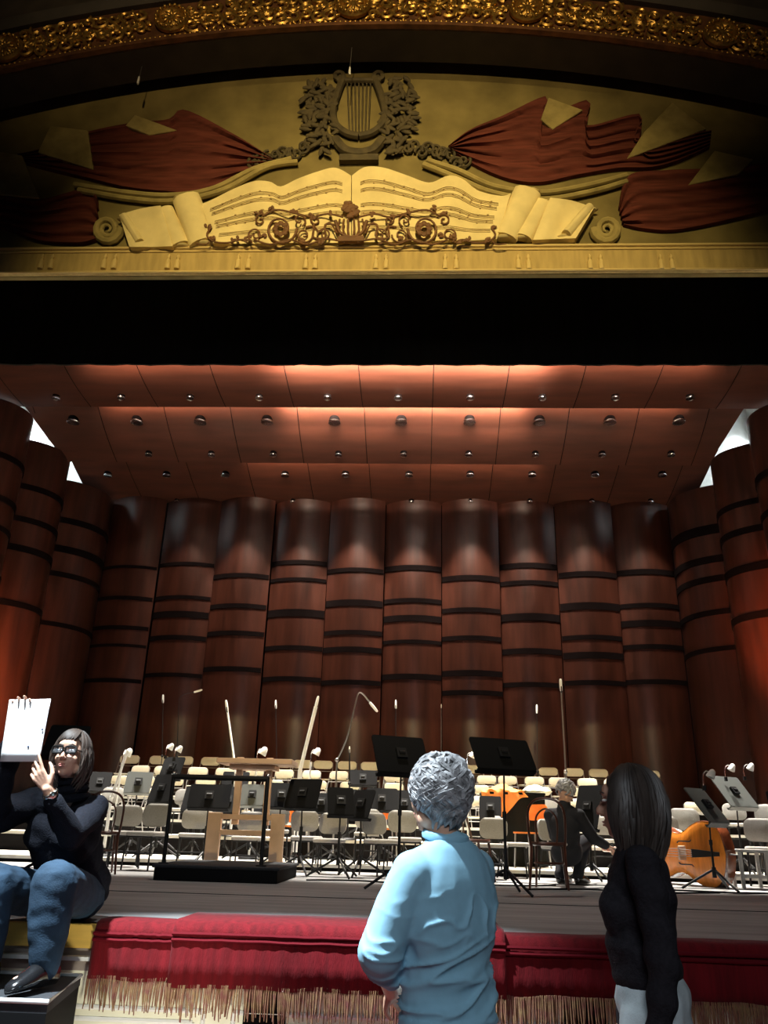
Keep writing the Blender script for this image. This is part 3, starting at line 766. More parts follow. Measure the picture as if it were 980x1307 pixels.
ST = [('olive-lit music stand left of centre next to the slanting white boom', 175, 985, 1012, 32, 11.4, 8, {'m': 'desk_lit'}), ('black music stand left of the conductor rail', 205, 988, 1024, 30, 11.0, -14, {}),
      ('black music stand directly under the padded bar of the conductor rail', 266, 1001, 1031, 52, 10.0, 4, {}), ('grey-lit music stand seen under the wooden conductor desk', 321, 1001, 1028, 30, 11.2, 0, {'m': 'desk_lit'}),
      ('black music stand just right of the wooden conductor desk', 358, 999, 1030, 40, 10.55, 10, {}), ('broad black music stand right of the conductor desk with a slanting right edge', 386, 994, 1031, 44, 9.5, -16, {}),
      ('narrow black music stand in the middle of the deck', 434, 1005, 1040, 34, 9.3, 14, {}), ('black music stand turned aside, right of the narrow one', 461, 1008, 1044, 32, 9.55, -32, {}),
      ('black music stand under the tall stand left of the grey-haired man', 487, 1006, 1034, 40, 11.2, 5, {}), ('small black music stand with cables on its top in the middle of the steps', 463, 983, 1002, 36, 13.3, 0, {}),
      ('black music stand beside the orange cloth, its ledge gleaming', 626, 1016, 1046, 28, 11.15, -6, {}), ('black music stand before the face of the dark-haired woman', 752, 1002, 1058, 34, 9.75, -38, {}), ('slanting grey-lit music stand over the double bass', 904, 1006, 1050, 42, 9.05, 38, {'m': 'desk_lit', 'legrot': .2, 'tilt': .68}),
      ('wide grey-lit music stand right of the double bass', 939, 991, 1030, 52, 11.0, 30, {'m': 'desk_lit', 'tilt': .65}), ('tall black music stand with two clip lamps at the left of the steps', 218, 966, 994, 28, 11.85, -10, {}),
      ('black music stand far left on the steps', 126, 985, 1010, 26, 13.2, 10, {}),
      ('black music stand in front of the tall boom microphone', 410, 1012, 1036, 28, 11.1, -4, {}), ('black music stand hidden behind the shirt of the grey-haired man', 560, 1005, 1035, 40, 10.6, 4, {}),
      ('black music stand at the right picture edge', 1004, 1010, 1042, 40, 9.3, -10, {}), ('black music stand on the upper steps behind the conductor desk', 300, 985, 1002, 34, 13.2, 0, {})]
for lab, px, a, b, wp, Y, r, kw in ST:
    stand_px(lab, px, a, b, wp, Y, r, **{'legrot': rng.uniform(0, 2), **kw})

EX = [(250, 'behind the left post of the conductor rail'), (290, 'behind the board of the conductor desk, left half'), (340, 'behind the right upright of the conductor desk'), (436, 'behind the narrow stand in the middle'),
      (516, 'behind the pole of the left tall stand'), (554, 'hidden behind the head of the grey-haired man'), (790, 'hidden behind the dark-haired woman')]
for px, lab in EX:
    stand_px('black stand on the first step ' + lab, px, 1003 + (px - 236) * .02, 1036 + (px - 236) * .02, 36, 11.88, rng.uniform(-8, 8), legrot=rng.uniform(0, 2), lr=.6)

# ---- microphone stands
def mic_stand(label, px0, py0, px1, py1, Y, m='black_metal', rod=.010, extra=None, mic=.055, group='microphone stands', tripod=False):
    """rod from a clutch (px0,py0) to its tip (px1,py1), on a tripod below"""
    a, b = at(px0, py0, Y), at(px1, py1, Y); fz = floor_z(Y)
    t = thing('microphone_stand', label, 'microphone stand', (a.x, Y, fz), 0, group)
    q = lambda p: V3((p.x - a.x, p.y - Y, p.z - fz))
    A, B = q(a), q(b)
    obj('pole', MB().cyl((0, 0, .1), (0, 0, A.z), rod * 1.2, n=8).cyl((0, 0, A.z * .5), (0, 0, A.z * .5 + .06), .018, n=8), m, t)
    for k in range(3 if tripod else 0):
        an = .4 + k * 2 * PI / 3
        obj('leg', MB().tube([(0, 0, .15), (.30 * math.cos(an), .30 * math.sin(an), .012)], .010, 6), 'black_metal', t)
    if not tripod: obj('round_base', MB().lathe([(0, 0), (.13, 0), (.135, .01), (.12, .025), (.03, .035), (.02, .1), (0, .1)], n=20), 'black_metal', t)
    path = [A, B] if not extra else [A] + [q(at(x, y, Y)) for x, y in extra] + [B]
    obj('boom', MB().tube(catmull(path, 6) if extra else path, rod, 8).ell(A, (.028, .028, .028), n=8, m=6), m, t)
    d = (path[-1] - path[-2]).normalized()
    X = Matrix.Translation(B) @ d.to_track_quat('Z', 'Y').to_matrix().to_4x4()
    k = mic / .055
    c = obj('microphone', lift(MB().lathe([(0, -.03 * k), (.018 * k, -.02 * k), (.022 * k, .03 * k), (.020 * k, .12 * k), (.014 * k, .15 * k), (0, .155 * k)], n=10), X), 'white_metal', t)
    obj('clip', lift(MB().tube([(0, 0, -.05), (.03 * k, 0, -.02), (.03 * k, 0, .04)], .008, 6), X), 'black_metal', t)
    return t
mic_stand('white microphone boom leaning left above the conductor desk', 301, 985, 290, 906, 12.4, 'white_metal', .016)
mic_stand('thick white microphone boom leaning right beside the conductor desk', 383, 983, 403, 902, 11.55, 'white_metal', .026)
mic_stand('black microphone stand whose long boom bends over at the top', 430, 970, 473, 898, 11.6, 'steel', .010, [(436, 958), (444, 938), (452, 905), (457, 886), (463, 886)], tripod=True)
mic_stand('tallest microphone stand, straight and pale, right of the tall music stands', 722, 985, 716, 880, 11.6, 'steel', .012, tripod=True)
mic_stand('thin straight microphone stand above the right end of the conductor desk', 353, 975, 352, 903, 16.5, 'black_metal', .008)
mic_stand('thin microphone stand above the left tall music stand', 505, 975, 505, 903, 16.5, 'black_metal', .008)
mic_stand('bare thin microphone stand above the head of the grey-haired man', 563, 975, 563, 903, 16.5, 'steel', .006, mic=.025)
mic_stand('thin microphone stand with a pale tip above the right tall music stand', 686, 985, 685, 909, 16.5, 'black_metal', .006)
mic_stand('thin microphone stand with a bright tip at the far left', 207, 965, 208, 896, 16.5, 'black_metal', .007)
mic_stand('microphone with a nearly level boom at the far left', 226, 965, 249, 883, 16.5, 'black_metal', .007, [(228, 900), (232, 888)])
mic_stand('slanting white boom beside the olive-lit stand at the left', 142, 1018, 158, 972, 11.0, 'white_metal', .018)
mic_stand('short microphone stand before the third step', 446, 1000, 446, 960, 12.3, 'black_metal', .010, mic=.03)

# ---- clip lamps on the stands
def clip_lamp(label, px, py, Y, rot=0, s=1.0, pole=False):
    p = at(px, py, Y)
    t = thing('clip_lamp', label, 'stand lamp', p, rot, 'clip lamps on the music stands'); t.scale = (s, s, s)
    if pole:
        h = (p.z - floor_z(Y)) / s
        obj('pole', MB().cyl((0, 0, .02 - h), (0, 0, -.08), .012, n=8), 'white_metal', t)
        obj('round_base', MB().lathe([(0, -h), (.12, -h), (.11, .02 - h), (.02, .03 - h), (0, .03 - h)], n=16), 'black_metal', t)
    else: obj('clip', MB().box((0, 0, -.10), (.035, .03, .05)), 'black_metal', t)
    obj('gooseneck', MB().tube(catmull([(0, 0, -.08), (0, .0, .02), (.03, -.02, .07), (.07, -.04, .06)], 5), .007, 6), 'chrome', t)
    o = obj('shade', lift(MB().lathe([(.012, .05), (.03, .035), (.045, -.02), (.048, -.04), (.040, -.04), (.02, .02), (.0, .03)], n=12), Matrix.Translation((.08, -.045, .04)) @ Matrix.Rotation(.5, 4, 'Y')), 'white_metal', t)
    return t
for px, py, Y, lab in ((212, 957, 11.85, 'left of two clip lamps on the tall black stand at the left of the steps'), (223, 960, 11.85, 'right of two clip lamps on the tall black stand at the left of the steps'),
                       (925, 984, 11.0, 'left clip lamp on the wide grey-lit stand right of the double bass'), (949, 983, 11.0, 'right clip lamp on the wide grey-lit stand right of the double bass'),
                       (897, 993, 9.05, 'clip lamp on the slanting grey-lit stand over the double bass'), (596, 967, 12.2, 'pole lamp gleaming behind the left edge of the right tall music stand')):
    clip_lamp(lab, px, py, Y, pole=(px == 596))
clip_lamp('large white lamp head rising above the board of the conductor desk', 328, 964, 11.45, 0, 1.25, True)
clip_lamp('large white lamp head right of the conductor desk, beside the thick white boom', 397, 964, 12.3, 0, 1.2, True)
clip_lamp('white lamp head on top of the slanting white boom at the left', 157, 965, 11.95, 0, 1.2, True)

# ---- conductor's platform, guard rail and wooden desk
PX0, PX1, PYF, PYB, PH = -2.46, -1.27, 7.95, 9.25, .135
pod = thing('conductor_platform', 'low black carpeted platform for the conductor', 'platform', ((PX0 + PX1) / 2, (PYF + PYB) / 2, DECK))
obj('platform_base', MB().box((0, 0, PH / 2 - .01), (PX1 - PX0 - .04, PYB - PYF - .04, PH - .02)), 'black_matte', pod, bevel=.008)
obj('platform_top', MB().box((0, 0, PH - .012), (PX1 - PX0, PYB - PYF, .03)), 'podium', pod, bevel=.01)
g = thing('conductor_rail', 'black guard rail with a padded bar on the conductor platform', 'rail', (-1.87, 8.1, DECK + PH))
for px in (208, 333):
    p = at(px, 1107, 8.1); x = p.x + 1.87
    o = obj('post', MB().cyl((x, 0, 0), (x, 0, .80), .020, n=12), 'black_metal', g)
    obj('flange', MB().cyl((x, 0, 0), (x, 0, .015), .05, n=14), 'black_metal', o)
    obj('post_cap', MB().ell((x, 0, .81), (.024, .024, .02), n=12, m=8), 'chrome', o)
xa, xb = at(208, 1107, 8.1).x + 1.87, at(333, 1107, 8.1).x + 1.87
obj('padded_bar', MB().cyl((xa, 0, .78), (xb, 0, .78), .026, n=14), 'black_metal', g)
dk = thing('conductor_desk', 'wooden conductor desk with a long flat board on a pale timber trestle', 'desk', (-1.85, 9.45, DECK))
def dx(px): return at(px, 1060, 9.45).x + 1.85
for px in (273, 354):
    x = dx(px); obj('leg', MB().box((x, 0, .31), (.15, .07, .62)), 'plain_wood', dk, bevel=.006)
for py in (1043, 1063):
    z = at(313, py, 9.45).z - DECK; obj('rail', MB().box(((dx(273) + dx(354)) / 2, .01, z), (dx(354) - dx(273) - .1, .05, .055)), 'plain_wood', dk, bevel=.004)
for px, m in ((298, 'plain_wood'), (337, 'plain_wood')):
    x = dx(px); obj('upright', MB().box((x, .04, .86), (.075, .05, .72)), m, dk, bevel=.004)
zt = at(320, 972, 9.3).z - DECK
obj('board', MB().box(((dx(272) + dx(369)) / 2 + .02, 0, zt), (dx(369) - dx(272), .50, .055)), 'plain_wood', dk, bevel=.006)
obj('board_bearer', MB().box(((dx(298) + dx(337)) / 2, .04, zt - .055), (.52, .30, .05)), 'plain_wood', dk, bevel=.004)

# ---- orange plywood chairs far behind
def wood_chair(label, px, py, Y, rot):
    p = at(px, py, Y); fz = floor_z(Y); t = thing('plywood_chair', label, 'chair', (p.x, Y, fz), math.radians(rot), 'orange plywood chairs')
    h = p.z - fz
    obj('backrest', MB().prism(rrect(.30, .20, .05), -.008, .008, Matrix.Translation((0, .18, h - .10))), 'orange_wood', t)
    obj('seat', MB().prism(rrect(.36, .36, .06), -.01, .01, Matrix.Translation((0, 0, .42)) @ Matrix.Rotation(PI / 2, 4, 'X')), 'orange_wood', t)
    for sx in (-1, 1):
        obj('leg', MB().tube([(sx * .16, -.16, 0), (sx * .15, -.14, .41)], .012, 6), 'steel', t)
        obj('leg', MB().tube([(sx * .16, .2, 0), (sx * .14, .16, .41), (sx * .13, .19, h - .03)], .012, 6), 'steel', t)
wood_chair('orange plywood chair right of the conductor desk leg', 377, 1030, 12.0, 50)
wood_chair('orange plywood chair under the tall stand left of the grey-haired man', 491, 1026, 11.9, 10)
wood_chair('orange plywood chair between the tall right stand and the bentwood chair', 676, 1026, 11.25, -40)

# ---- plastic cup on a chair
p = at(471, 1052, 10.85)
cup = tag(obj('plastic_cup', MB().lathe([(0, 0), (.028, 0), (.036, .10), (.033, .10), (.026, .006), (0, .006)], n=14), 'white_metal'), 'small white plastic cup on a grey chair seat', 'cup')
cup.location = (p.x, 10.80, floor_z(10.7) + .482 * .86)

# ---- percussion table with the orange cloth
pa, pb = at(612, 1012, 12.0), at(690, 1012, 12.0)
tb = thing('percussion_table', 'black draped table carrying the bright orange cloth', 'table', ((pa.x + pb.x) / 2, 11.8, floor_z(11.8)))
tw, th = pb.x - pa.x, pa.z - floor_z(11.8)
obj('tabletop', MB().box((0, 0, th - .015), (tw, .5, .03)), 'black_matte', tb, bevel=.004)
mb = MB(); rows = []
for j in range(5):
    z = (th - .03) * (1 - j / 4); row = []
    for k in range(60):
        s = k / 60 * 4
        x, y = ((-.5 + s) * tw if s < 1 else .5 * tw if s < 2 else (.5 - (s - 2)) * tw if s < 3 else -.5 * tw), (-.23 if s < 1 else -.23 + (s - 1) * .46 if s < 2 else .23 if s < 3 else .23 - (s - 3) * .46)
        w_ = 1 - .012 * j * math.sin(k * 1.3); row.append((x * .98 * w_, y * w_, max(z, .01)))
    rows.append(row)
mb.loft(rows, caps=False); obj('table_skirt', mb, 'black_cloth', tb)
mb = MB(); rows = []
NU, NV = 30, 24
for i in range(NU + 1):
    u = i / NU; row = []
    for j in range(NV + 1):
        v = j / NV
        x = (u - .5) * .58 + .03 * math.sin(v * 7); s = v * .75
        lump = .10 * math.exp(-((u - .45)**2) * 14) * math.sin(PI * min(1, s / .48)) + .025 * noise.noise(V3((u * 7, v * 7, 1)))
        y, z = (.22 - s, lump + .02) if s < .48 else (-.262 - .02 * math.sin(u * 19), .01 + lump * .2 - (s - .48) * (.75 + .5 * math.sin(u * 5)))
        row.append((x, y, max(z, -.5) if s >= .48 else max(z, .012)))
    rows.append(row)
mb.loft(rows, closed=False)
cl = obj('orange_cloth', mb, 'orange_cloth'); tag(cl, 'crumpled bright orange cloth lying over the black draped table', 'cloth')
cl.location = ((pa.x + pb.x) / 2 - .12, 11.8, floor_z(11.8) + th)
m_ = cl.modifiers.new('thick', 'SOLIDIFY'); m_.thickness = .008
cc = MB(); rows = []
for i in range(21):
    u = i / 20; rows.append([((u - .5) * .40, (v / 14 - .5) * .40, .015 + .09 * math.sin(PI * u) * math.sin(PI * v / 14) + .02 * noise.noise(V3((u * 6, v * .4, 3)))) for v in range(15)])
cc.loft(rows, closed=False)
c2 = obj('cream_cloth', cc, 'cream_cloth'); tag(c2, 'pale cream cloth bunched on the black draped table right of the orange one', 'cloth')
c2.location = ((pa.x + pb.x) / 2 + .34, 11.86, floor_z(11.8) + th + .005); m_ = c2.modifiers.new('thick', 'SOLIDIFY'); m_.thickness = .008

# ---- double bass lying on its side, plate towards the conductor
bc = at(888, 1088, 9.9)
bass = thing('double_bass', 'glossy orange-brown double bass lying on its side by the right chairs', 'double bass', (bc.x, 9.95, DECK), math.radians(38))
half = [(0, .0), (.02, .12), (.06, .24), (.15, .325), (.28, .335), (.40, .29), (.48, .235), (.56, .205), (.64, .215), (.72, .25), (.82, .27), (.92, .255), (1.01, .19), (1.06, .10), (1.09, .045)]
H2 = catmull([(u, v, 0) for u, v in half], 4)
outl = [(p.x, p.y) for p in H2] + [(p.x, -p.y) for p in H2[::-1][:-1]]
def BX(u, v, n): return V3((n, u - .45, v + .335))     # plate faces -x, neck points away
T_ = .19
def plate(n0, sgn, arch_):
    c = MB(); rings = []
    for k in range(6):
        f_ = 1 - k / 6; rings.append([BX(.52 + (u - .52) * f_, v * f_, n0 + sgn * arch_ * (1 - f_ ** 2) ** .8) for u, v in outl])
    c.loft(rings); return c
obj('front_plate', plate(-T_ / 2, -1, .055), 'bass_top', bass, ang=60)
obj('back_plate', plate(T_ / 2, 1, .045), 'bass_rib', bass, ang=60)
c = MB(); c.loft([[BX(u, v, -T_ / 2 - .004) for u, v in outl], [BX(u * 1.0 - .004, v * 1.012, -T_ / 2) for u, v in outl], [BX(u, v * .99, -T_ / 2 + .01) for u, v in outl], [BX(u, v * .99, T_ / 2 - .01) for u, v in outl], [BX(u - .004, v * 1.012, T_ / 2) for u, v in outl]], caps=False)
obj('ribs', c, 'bass_rib', bass, ang=50)
obj('neck', MB().tube([BX(1.05, 0, -.12), BX(1.35, 0, -.15), BX(1.52, 0, -.15)], [.04, .03, .035], 10), 'bass_rib', bass)
obj('fingerboard', MB().loft([[BX(.72, -.045, -.20), BX(.72, .045, -.20), BX(.72, .04, -.185), BX(.72, -.04, -.185)], [BX(1.5, -.022, -.185), BX(1.5, .022, -.185), BX(1.5, .022, -.165), BX(1.5, -.022, -.165)]]), 'ebony', bass)
obj('bridge', MB().box(BX(.47, 0, -.20), (.13, .025, .15)), 'plain_wood', bass, bevel=.01)
obj('tailpiece', MB().loft([[BX(.04, -.02, -.16), BX(.04, .02, -.16), BX(.04, .02, -.145), BX(.04, -.02, -.145)], [BX(.34, -.045, -.22), BX(.34, .045, -.22), BX(.34, .045, -.205), BX(.34, -.045, -.205)]]), 'ebony', bass)
for k in range(4):
    v = (-.03 + .02 * k); obj('string', MB().tube([BX(.33, v, -.225), BX(.47, v * 1.4, -.27), BX(1.5, v * .6, -.19)], .003, 5), 'steel', bass)
for sg in (-1, 1):
    obj('f_hole', MB().tube(catmull([BX(.38, sg * .14, -.137), BX(.40, sg * .12, -.142), BX(.47, sg * .12, -.146), BX(.54, sg * .12, -.146), BX(.56, sg * .10, -.15)], 5), .007, 6), 'ebony', bass)
obj('scroll', MB().tube([BX(1.52 + .05 * math.sin(a), 0, -.15 - .05 + .05 * math.cos(a) * (1 - a / 12)) for a in [k * .5 for k in range(15)]], .025, 8), 'bass_rib', bass)
obj('end_pin', MB().cyl(BX(-.10, 0, -.02), BX(.02, 0, -.02), .008, n=8), 'steel', bass)

# ---- grey wooden stool at the right
sp = at(954, 1084, 9.75)
stl = thing('wooden_stool', 'plain grey wooden stool at the right by the tripod feet', 'stool', (sp.x, 9.75, DECK))
sh = max(.34, sp.z - DECK)
obj('seat', MB().box((0, 0, sh - .015), (.34, .32, .03)), 'seat_grey', stl, bevel=.005)
for sx in (-1, 1):
    for sy in (-1, 1): obj('leg', MB().box((sx * .14, sy * .13, (sh - .03) / 2), (.035, .035, sh - .03)), 'seat_grey', stl, bevel=.003)
for y_ in (-.13, .13): obj('stretcher', MB().box((0, y_, .12), (.25, .02, .03)), 'seat_grey', stl)

# ---- cables lying on the deck
def cable(label, P):
    tag(obj('stage_cable', MB().tube(catmull([V3((x, y, DECK + .008)) for x, y in P], 6), .008, 6), 'black_matte'), label, 'cable', 'black cables on the deck')
cable('black cable looping over the deck right of the conductor platform', [(-1.1, 8.6), (-.6, 8.75), (-.1, 8.5), (.4, 8.8), (.9, 8.7), (1.4, 9.0)])
cable('black cable lying by the bentwood chair and the tripod feet', [(1.0, 8.2), (1.6, 8.5), (2.2, 8.3), (2.9, 8.6)])
cable('black cable running from the double bass to the right edge', [(2.3, 8.9), (2.9, 8.7), (3.4, 8.75), (4.2, 9.0)])

# ================================================================== stage edge: velvet drapes with fringes
def drape(label, x0, x1, yb, drop, lip, seed, fr_len=.13, zoff=0.0):
    r = random.Random(seed); n = int((x1 - x0) / .02)
    t = thing('velvet_drape', label, 'drape', (x0, FY, DECK), 0, 'crimson velvet drapes over the stage edge')
    prof = [(yb, .012), (.10, .014), (0.0, .016), (-.045, .006), (-.06, -.03), (-.065, -.09), (-.068, -.16), (-.070, -drop)]
    top = []; 
    rows = []
    for j, (y, z) in enumerate(prof):
        row = []
        for k in range(n + 1):
            x = (x1 - x0) * k / n
            f_ = max(0, j - 3) / 4
            wv = .010 * math.sin(x * 41 + seed + 2 * math.sin(x * 3)) + .010 * noise.noise(V3((x * 9, j * .3, seed)))
            row.append(V3((x, y - lip - abs(wv) * f_ * .7 + (.02 * noise.noise(V3((x * 2, seed, 0))) if j == 0 else 0), z + zoff + .006 * noise.noise(V3((x * 4, j, seed))) * (j < 3) + (.012 * noise.noise(V3((x * 6, 2, seed))) if j == 7 else 0))))
        rows.append(row)
    c = MB(); c.loft(rows, closed=False); o = obj('velvet_cloth', c, 'velvet', t, ang=80)
    m_ = o.modifiers.new('thick', 'SOLIDIFY'); m_.thickness = .008; m_.offset = 1
    for z in (-.035, -.062):
        obj('cord', MB().tube([V3((x1 - x0) * k / 40 * 1.0 if False else ((x1 - x0) * k / 40, -.078 - lip, z + zoff + .004 * noise.noise(V3((k * .4, seed, z * 30))))) for k in range(41)], .009, 6), 'velvet_cord', t)
    f = MB(); x = 0.0; bot = rows[-1]
    while x < x1 - x0:
        b = bot[min(n, int(x / (x1 - x0) * n))]
        L = fr_len * r.uniform(.75, 1.1); dx_ = r.uniform(-.012, .012); dy = r.uniform(-.012, .012)
        f.tube([(x, b.y - .004, b.z + .015), (x + dx_ * .4, b.y - .006 + dy * .4, b.z - L * .5), (x + dx_, b.y + dy, b.z - L)], [.0045, .004, .0025], 4)
        x += r.uniform(.006, .013)
    fo = obj('fringe', f, 'fringe', t); fo['kind'] = 'stuff'
    return t
xa = at(128, 1180, FY).x; xb_ = at(228, 1180, FY).x; xc = at(642, 1190, FY).x
drape('crimson velvet drape at the left end of the stage edge, beside the seated woman', xa, xb_ + .06, .16, .235, 0, 3)
drape('crimson velvet drape lying highest, over the middle of the stage edge', xb_, xc, .40, .265, .022, 8, zoff=.014)
drape('crimson velvet drape at the right, behind the dark-haired woman', xc - .02, 4.6, .14, .25, 0.0, 14, fr_len=.15)

# two dark square insets in the cream parapet, half hidden by the fringe
for px, py, lab in ((338, 1282, 'dark square inset in the cream parapet under the middle drape'), (748, 1292, 'dark square inset in the cream parapet left of the dark-haired woman')):
    p = at(px, py, FY - .0); t = thing('parapet_inset', lab, 'vent', (p.x, FY + .015, p.z), 0, 'dark insets in the stage parapet')
    obj('frame', MB().tube([(-.10, -.005, -.09), (.10, -.005, -.09), (.10, -.005, .09), (-.10, -.005, .09)], .008, 6, loop=True), 'black_matte', t)
    obj('inset_plate', MB().box((0, 0, 0), (.20, .012, .18)), 'gap', t)

# dark step with a bright metal rim under the feet of the seated woman
rc, rb = at(62, 1276, 3.72), at(97, 1263, 4.25)
ZR = rc.z
stp = thing('portable_step', 'dark portable step with a bright metal rim below the seated woman', 'step', (rc.x, rc.y, 0))
L_ = 1.0; Dp = .62; k_ = (rb.x - rc.x) * (.62 / .53)
o_ = [V3((-L_, 0, 0)), V3((0, 0, 0)), V3((-.11, Dp, 0)), V3((-L_, Dp, 0))]
obj('step_body', MB().loft([[p * .97 for p in o_], [p * .97 + V3((0, 0, ZR - .05)) for p in o_]]), 'black_matte', stp)
obj('step_tread', MB().loft([[p + V3((0, 0, ZR - .05)) for p in o_], [p + V3((0, 0, ZR - .012)) for p in o_]]), 'podium', stp)
obj('metal_rim', MB().tube([p + V3((0, 0, ZR - .008)) for p in o_], .010, 8, loop=True), 'white_metal', stp)
# ================================================================== people
M['skin'] = mat('skin', (.62, .36, .25), .5, var=.06, scale=20, spec=.35)
M['skin_dark'] = mat('skin_tan', (.45, .24, .16), .55, var=.06, scale=20, spec=.3)
M['lips'] = mat('lips', (.46, .17, .14), .5)
M['eye_white'] = mat('eye_white', (.75, .72, .68), .3)
M['iris'] = mat('iris', (.05, .03, .02), .2)
M['shirt'] = mat('shirt', (.27, .50, .64), .85, var=.06, scale=30, spec=.2, bump=.04)
M['black_knit'] = mat('black_knit', (.020, .018, .022), .92, var=.3, scale=60, bump=.3, bscale=120, spec=.12)
M['navy_knit'] = mat('navy_knit', (.008, .009, .014), .9, var=.3, scale=60, bump=.3, bscale=140, spec=.15)
M['denim'] = mat('denim', (.022, .046, .078), .85, var=.4, scale=9, bump=.15, bscale=160, spec=.2)
M['denim_light'] = mat('denim_light', (.48, .54, .56), .85, var=.3, scale=10, bump=.15, bscale=160, spec=.2)
M['dark_cloth'] = mat('dark_cloth', (.02, .02, .024), .85, spec=.2)
M['hair_grey'] = mat('hair_grey', (.36, .36, .37), .5, var=.7, scale=34, spec=.4)
M['hair_brown'] = mat('hair_brown', (.060, .040, .030), .6, var=.5, scale=30, spec=.45, stretch=(1, 1, .2))
M['hair_dark'] = mat('hair_dark', (.045, .033, .027), .5, var=.5, scale=30, spec=.5, stretch=(1, 1, .2))
M['shoe'] = mat('shoe', (.010, .010, .011), .16, coat=.6)
M['watch_metal'] = mat('watch_metal', (.7, .68, .6), .25, metal=1)

def blob(name, mb, vox, material, parent, smooth=3, disp=None, base=V3((0, 0, 0)), cut=None):
    """one continuous surface from overlapping rounded masses"""
    me = mb.mesh('tmp'); bm = bmesh.new(); bm.from_mesh(me); bmesh.ops.recalc_face_normals(bm, faces=bm.faces); bm.to_mesh(me); bm.free()
    o = bpy.data.objects.new('tmp', me); COL.objects.link(o)
    m = o.modifiers.new('r', 'REMESH'); m.mode = 'VOXEL'; m.voxel_size = vox
    m = o.modifiers.new('s', 'SMOOTH'); m.factor = .5; m.iterations = smooth
    dg = bpy.context.evaluated_depsgraph_get(); res = bpy.data.meshes.new_from_object(o.evaluated_get(dg))
    bpy.data.objects.remove(o, do_unlink=True)
    if disp:
        N = [v.normal.copy() for v in res.vertices]
        for v, n in zip(res.vertices, N): v.co = v.co + n * disp(v.co.copy(), n)
    bm = bmesh.new(); bm.from_mesh(res)
    if cut:
        kill = [v for v in bm.verts if cut(v.co)]; bmesh.ops.delete(bm, geom=kill, context='VERTS')
    for v in bm.verts: v.co -= base
    bm.to_mesh(res); bm.free(); res.name = name
    for p in res.polygons: p.use_smooth = True
    res.materials.clear(); res.materials.append(M[material])
    ob = bpy.data.objects.new(name, res); COL.objects.link(ob); ob.parent = parent
    return ob
def frame(fwd, up=(0, 0, 1)):
    f = V3(fwd).normalized(); u = V3(up); r = f.cross(u).normalized(); u = r.cross(f)
    return Matrix((r, f, u)).transposed()          # columns right, forward, up
def put(name, mb, material, parent, base, **k):
    mb.v = [tuple(V3(v) - base) for v in mb.v]; return obj(name, mb, material, parent, **k)
def head(mb, c, Rm, s=1.0, face=True):
    L = lambda x, y, z: V3(c) + Rm @ (V3((x, y, z)) * s)
    E = lambda p, r: mb.ell(L(*p), [q * s for q in r], Rm, 18, 12)
    E((0, -.015, .02), (.074, .094, .098)); E((0, .028, -.045), (.057, .060, .075)); E((0, .058, -.098), (.026, .024, .020))
    for x in (-1, 1):
        E((x * .034, .052, -.03), (.028, .028, .030)); E((x * .078, -.012, -.012), (.011, .022, .032)); E((x * .05, .01, -.075), (.018, .03, .025))
        E((x * .011, .100, -.032), (.010, .010, .008)); E((x * .030, .078, .034), (.022, .014, .009))
    mb.cap(L(0, .082, .022), L(0, .112, -.026), .008 * s, .012 * s)
    E((0, .070, .045), (.05, .022, .03)); E((0, .083, -.066), (.024, .012, .016))
    return L
def face_bits(parent, base, c, Rm, s=1.0):
    L = lambda x, y, z: V3(c) + Rm @ (V3((x, y, z)) * s)
    for x in (-1, 1):
        put('eye', MB().ell(L(x * .031, .081, .012), (.012 * s, .010 * s, .0058 * s), Rm, 12, 8), 'eye_white', parent, base)
        put('iris', MB().ell(L(x * .031 - .002, .089, .012), (.0055 * s, .004 * s, .0052 * s), Rm, 10, 6), 'iris', parent, base)
        put('eyebrow', MB().tube([L(x * .014, .094, .036), L(x * .032, .092, .042), L(x * .052, .076, .036)], [.004 * s, .0045 * s, .002 * s], 6), 'hair_brown', parent, base)
    put('lips', MB().ell(L(0, .094, -.062), (.019 * s, .006 * s, .0038 * s), Rm, 14, 8).ell(L(0, .093, -.072), (.016 * s, .006 * s, .0045 * s), Rm, 14, 8), 'lips', parent, base)
def hand(mb, wrist, d, n, side, curl=(.35, .4, .45, .5), bend=None, s=1.0, thumb=.5, spread=.10, seg=(1.0, 1.1, .8)):
    """palm and five fingers; d runs wrist to knuckles, n is the way the palm faces, side the thumb's side along d x n"""
    d = V3(d).normalized(); n = V3(n); n = (n - d * n.dot(d)).normalized(); a = d.cross(n) * side
    w = V3(wrist)
    for k, (off, pl) in enumerate(zip((.028, .010, -.009, -.027), (.088, .092, .087, .078))):
        kn = w + (d * pl + a * off) * s
        mb.cap(w + a * off * .55 * s + d * .008, kn, .0125 * s, .0115 * s)
        f = (d + a * spread * (off / .028)).normalized(); ang = 0; p = kn
        for q, (ln, r0, r1) in enumerate(((.042, .0098, .0088), (.027, .0088, .0080), (.021, .0080, .0066))):
            ang += curl[k] * seg[q]
            v = f * math.cos(ang) + n * math.sin(ang); ln2 = ln * (.94, 1.04, .98, .78)[k] * s
            mb.cap(p, p + v * ln2, r0 * s, r1 * s); p = p + v * ln2
    b = w + (d * .018 + a * .022) * s
    v1 = (d * .62 + a * .66 + n * .35 * thumb).normalized(); p1 = b + v1 * .045 * s
    v2 = (d * .85 + a * .30 + n * .55 * thumb).normalized(); p2 = p1 + v2 * .033 * s
    v3 = (d * .95 + a * .02 + n * .7 * thumb).normalized()
    mb.cap(b, p1, .016 * s, .012 * s); mb.cap(p1, p2, .0115 * s, .010 * s); mb.cap(p2, p2 + v3 * .026 * s, .010 * s, .0078 * s)
def limb(mb, P, R):
    for (a, b), (r, q) in zip(zip(P, P[1:]), zip(R, R[1:])): mb.cap(a, b, r, q, 22)
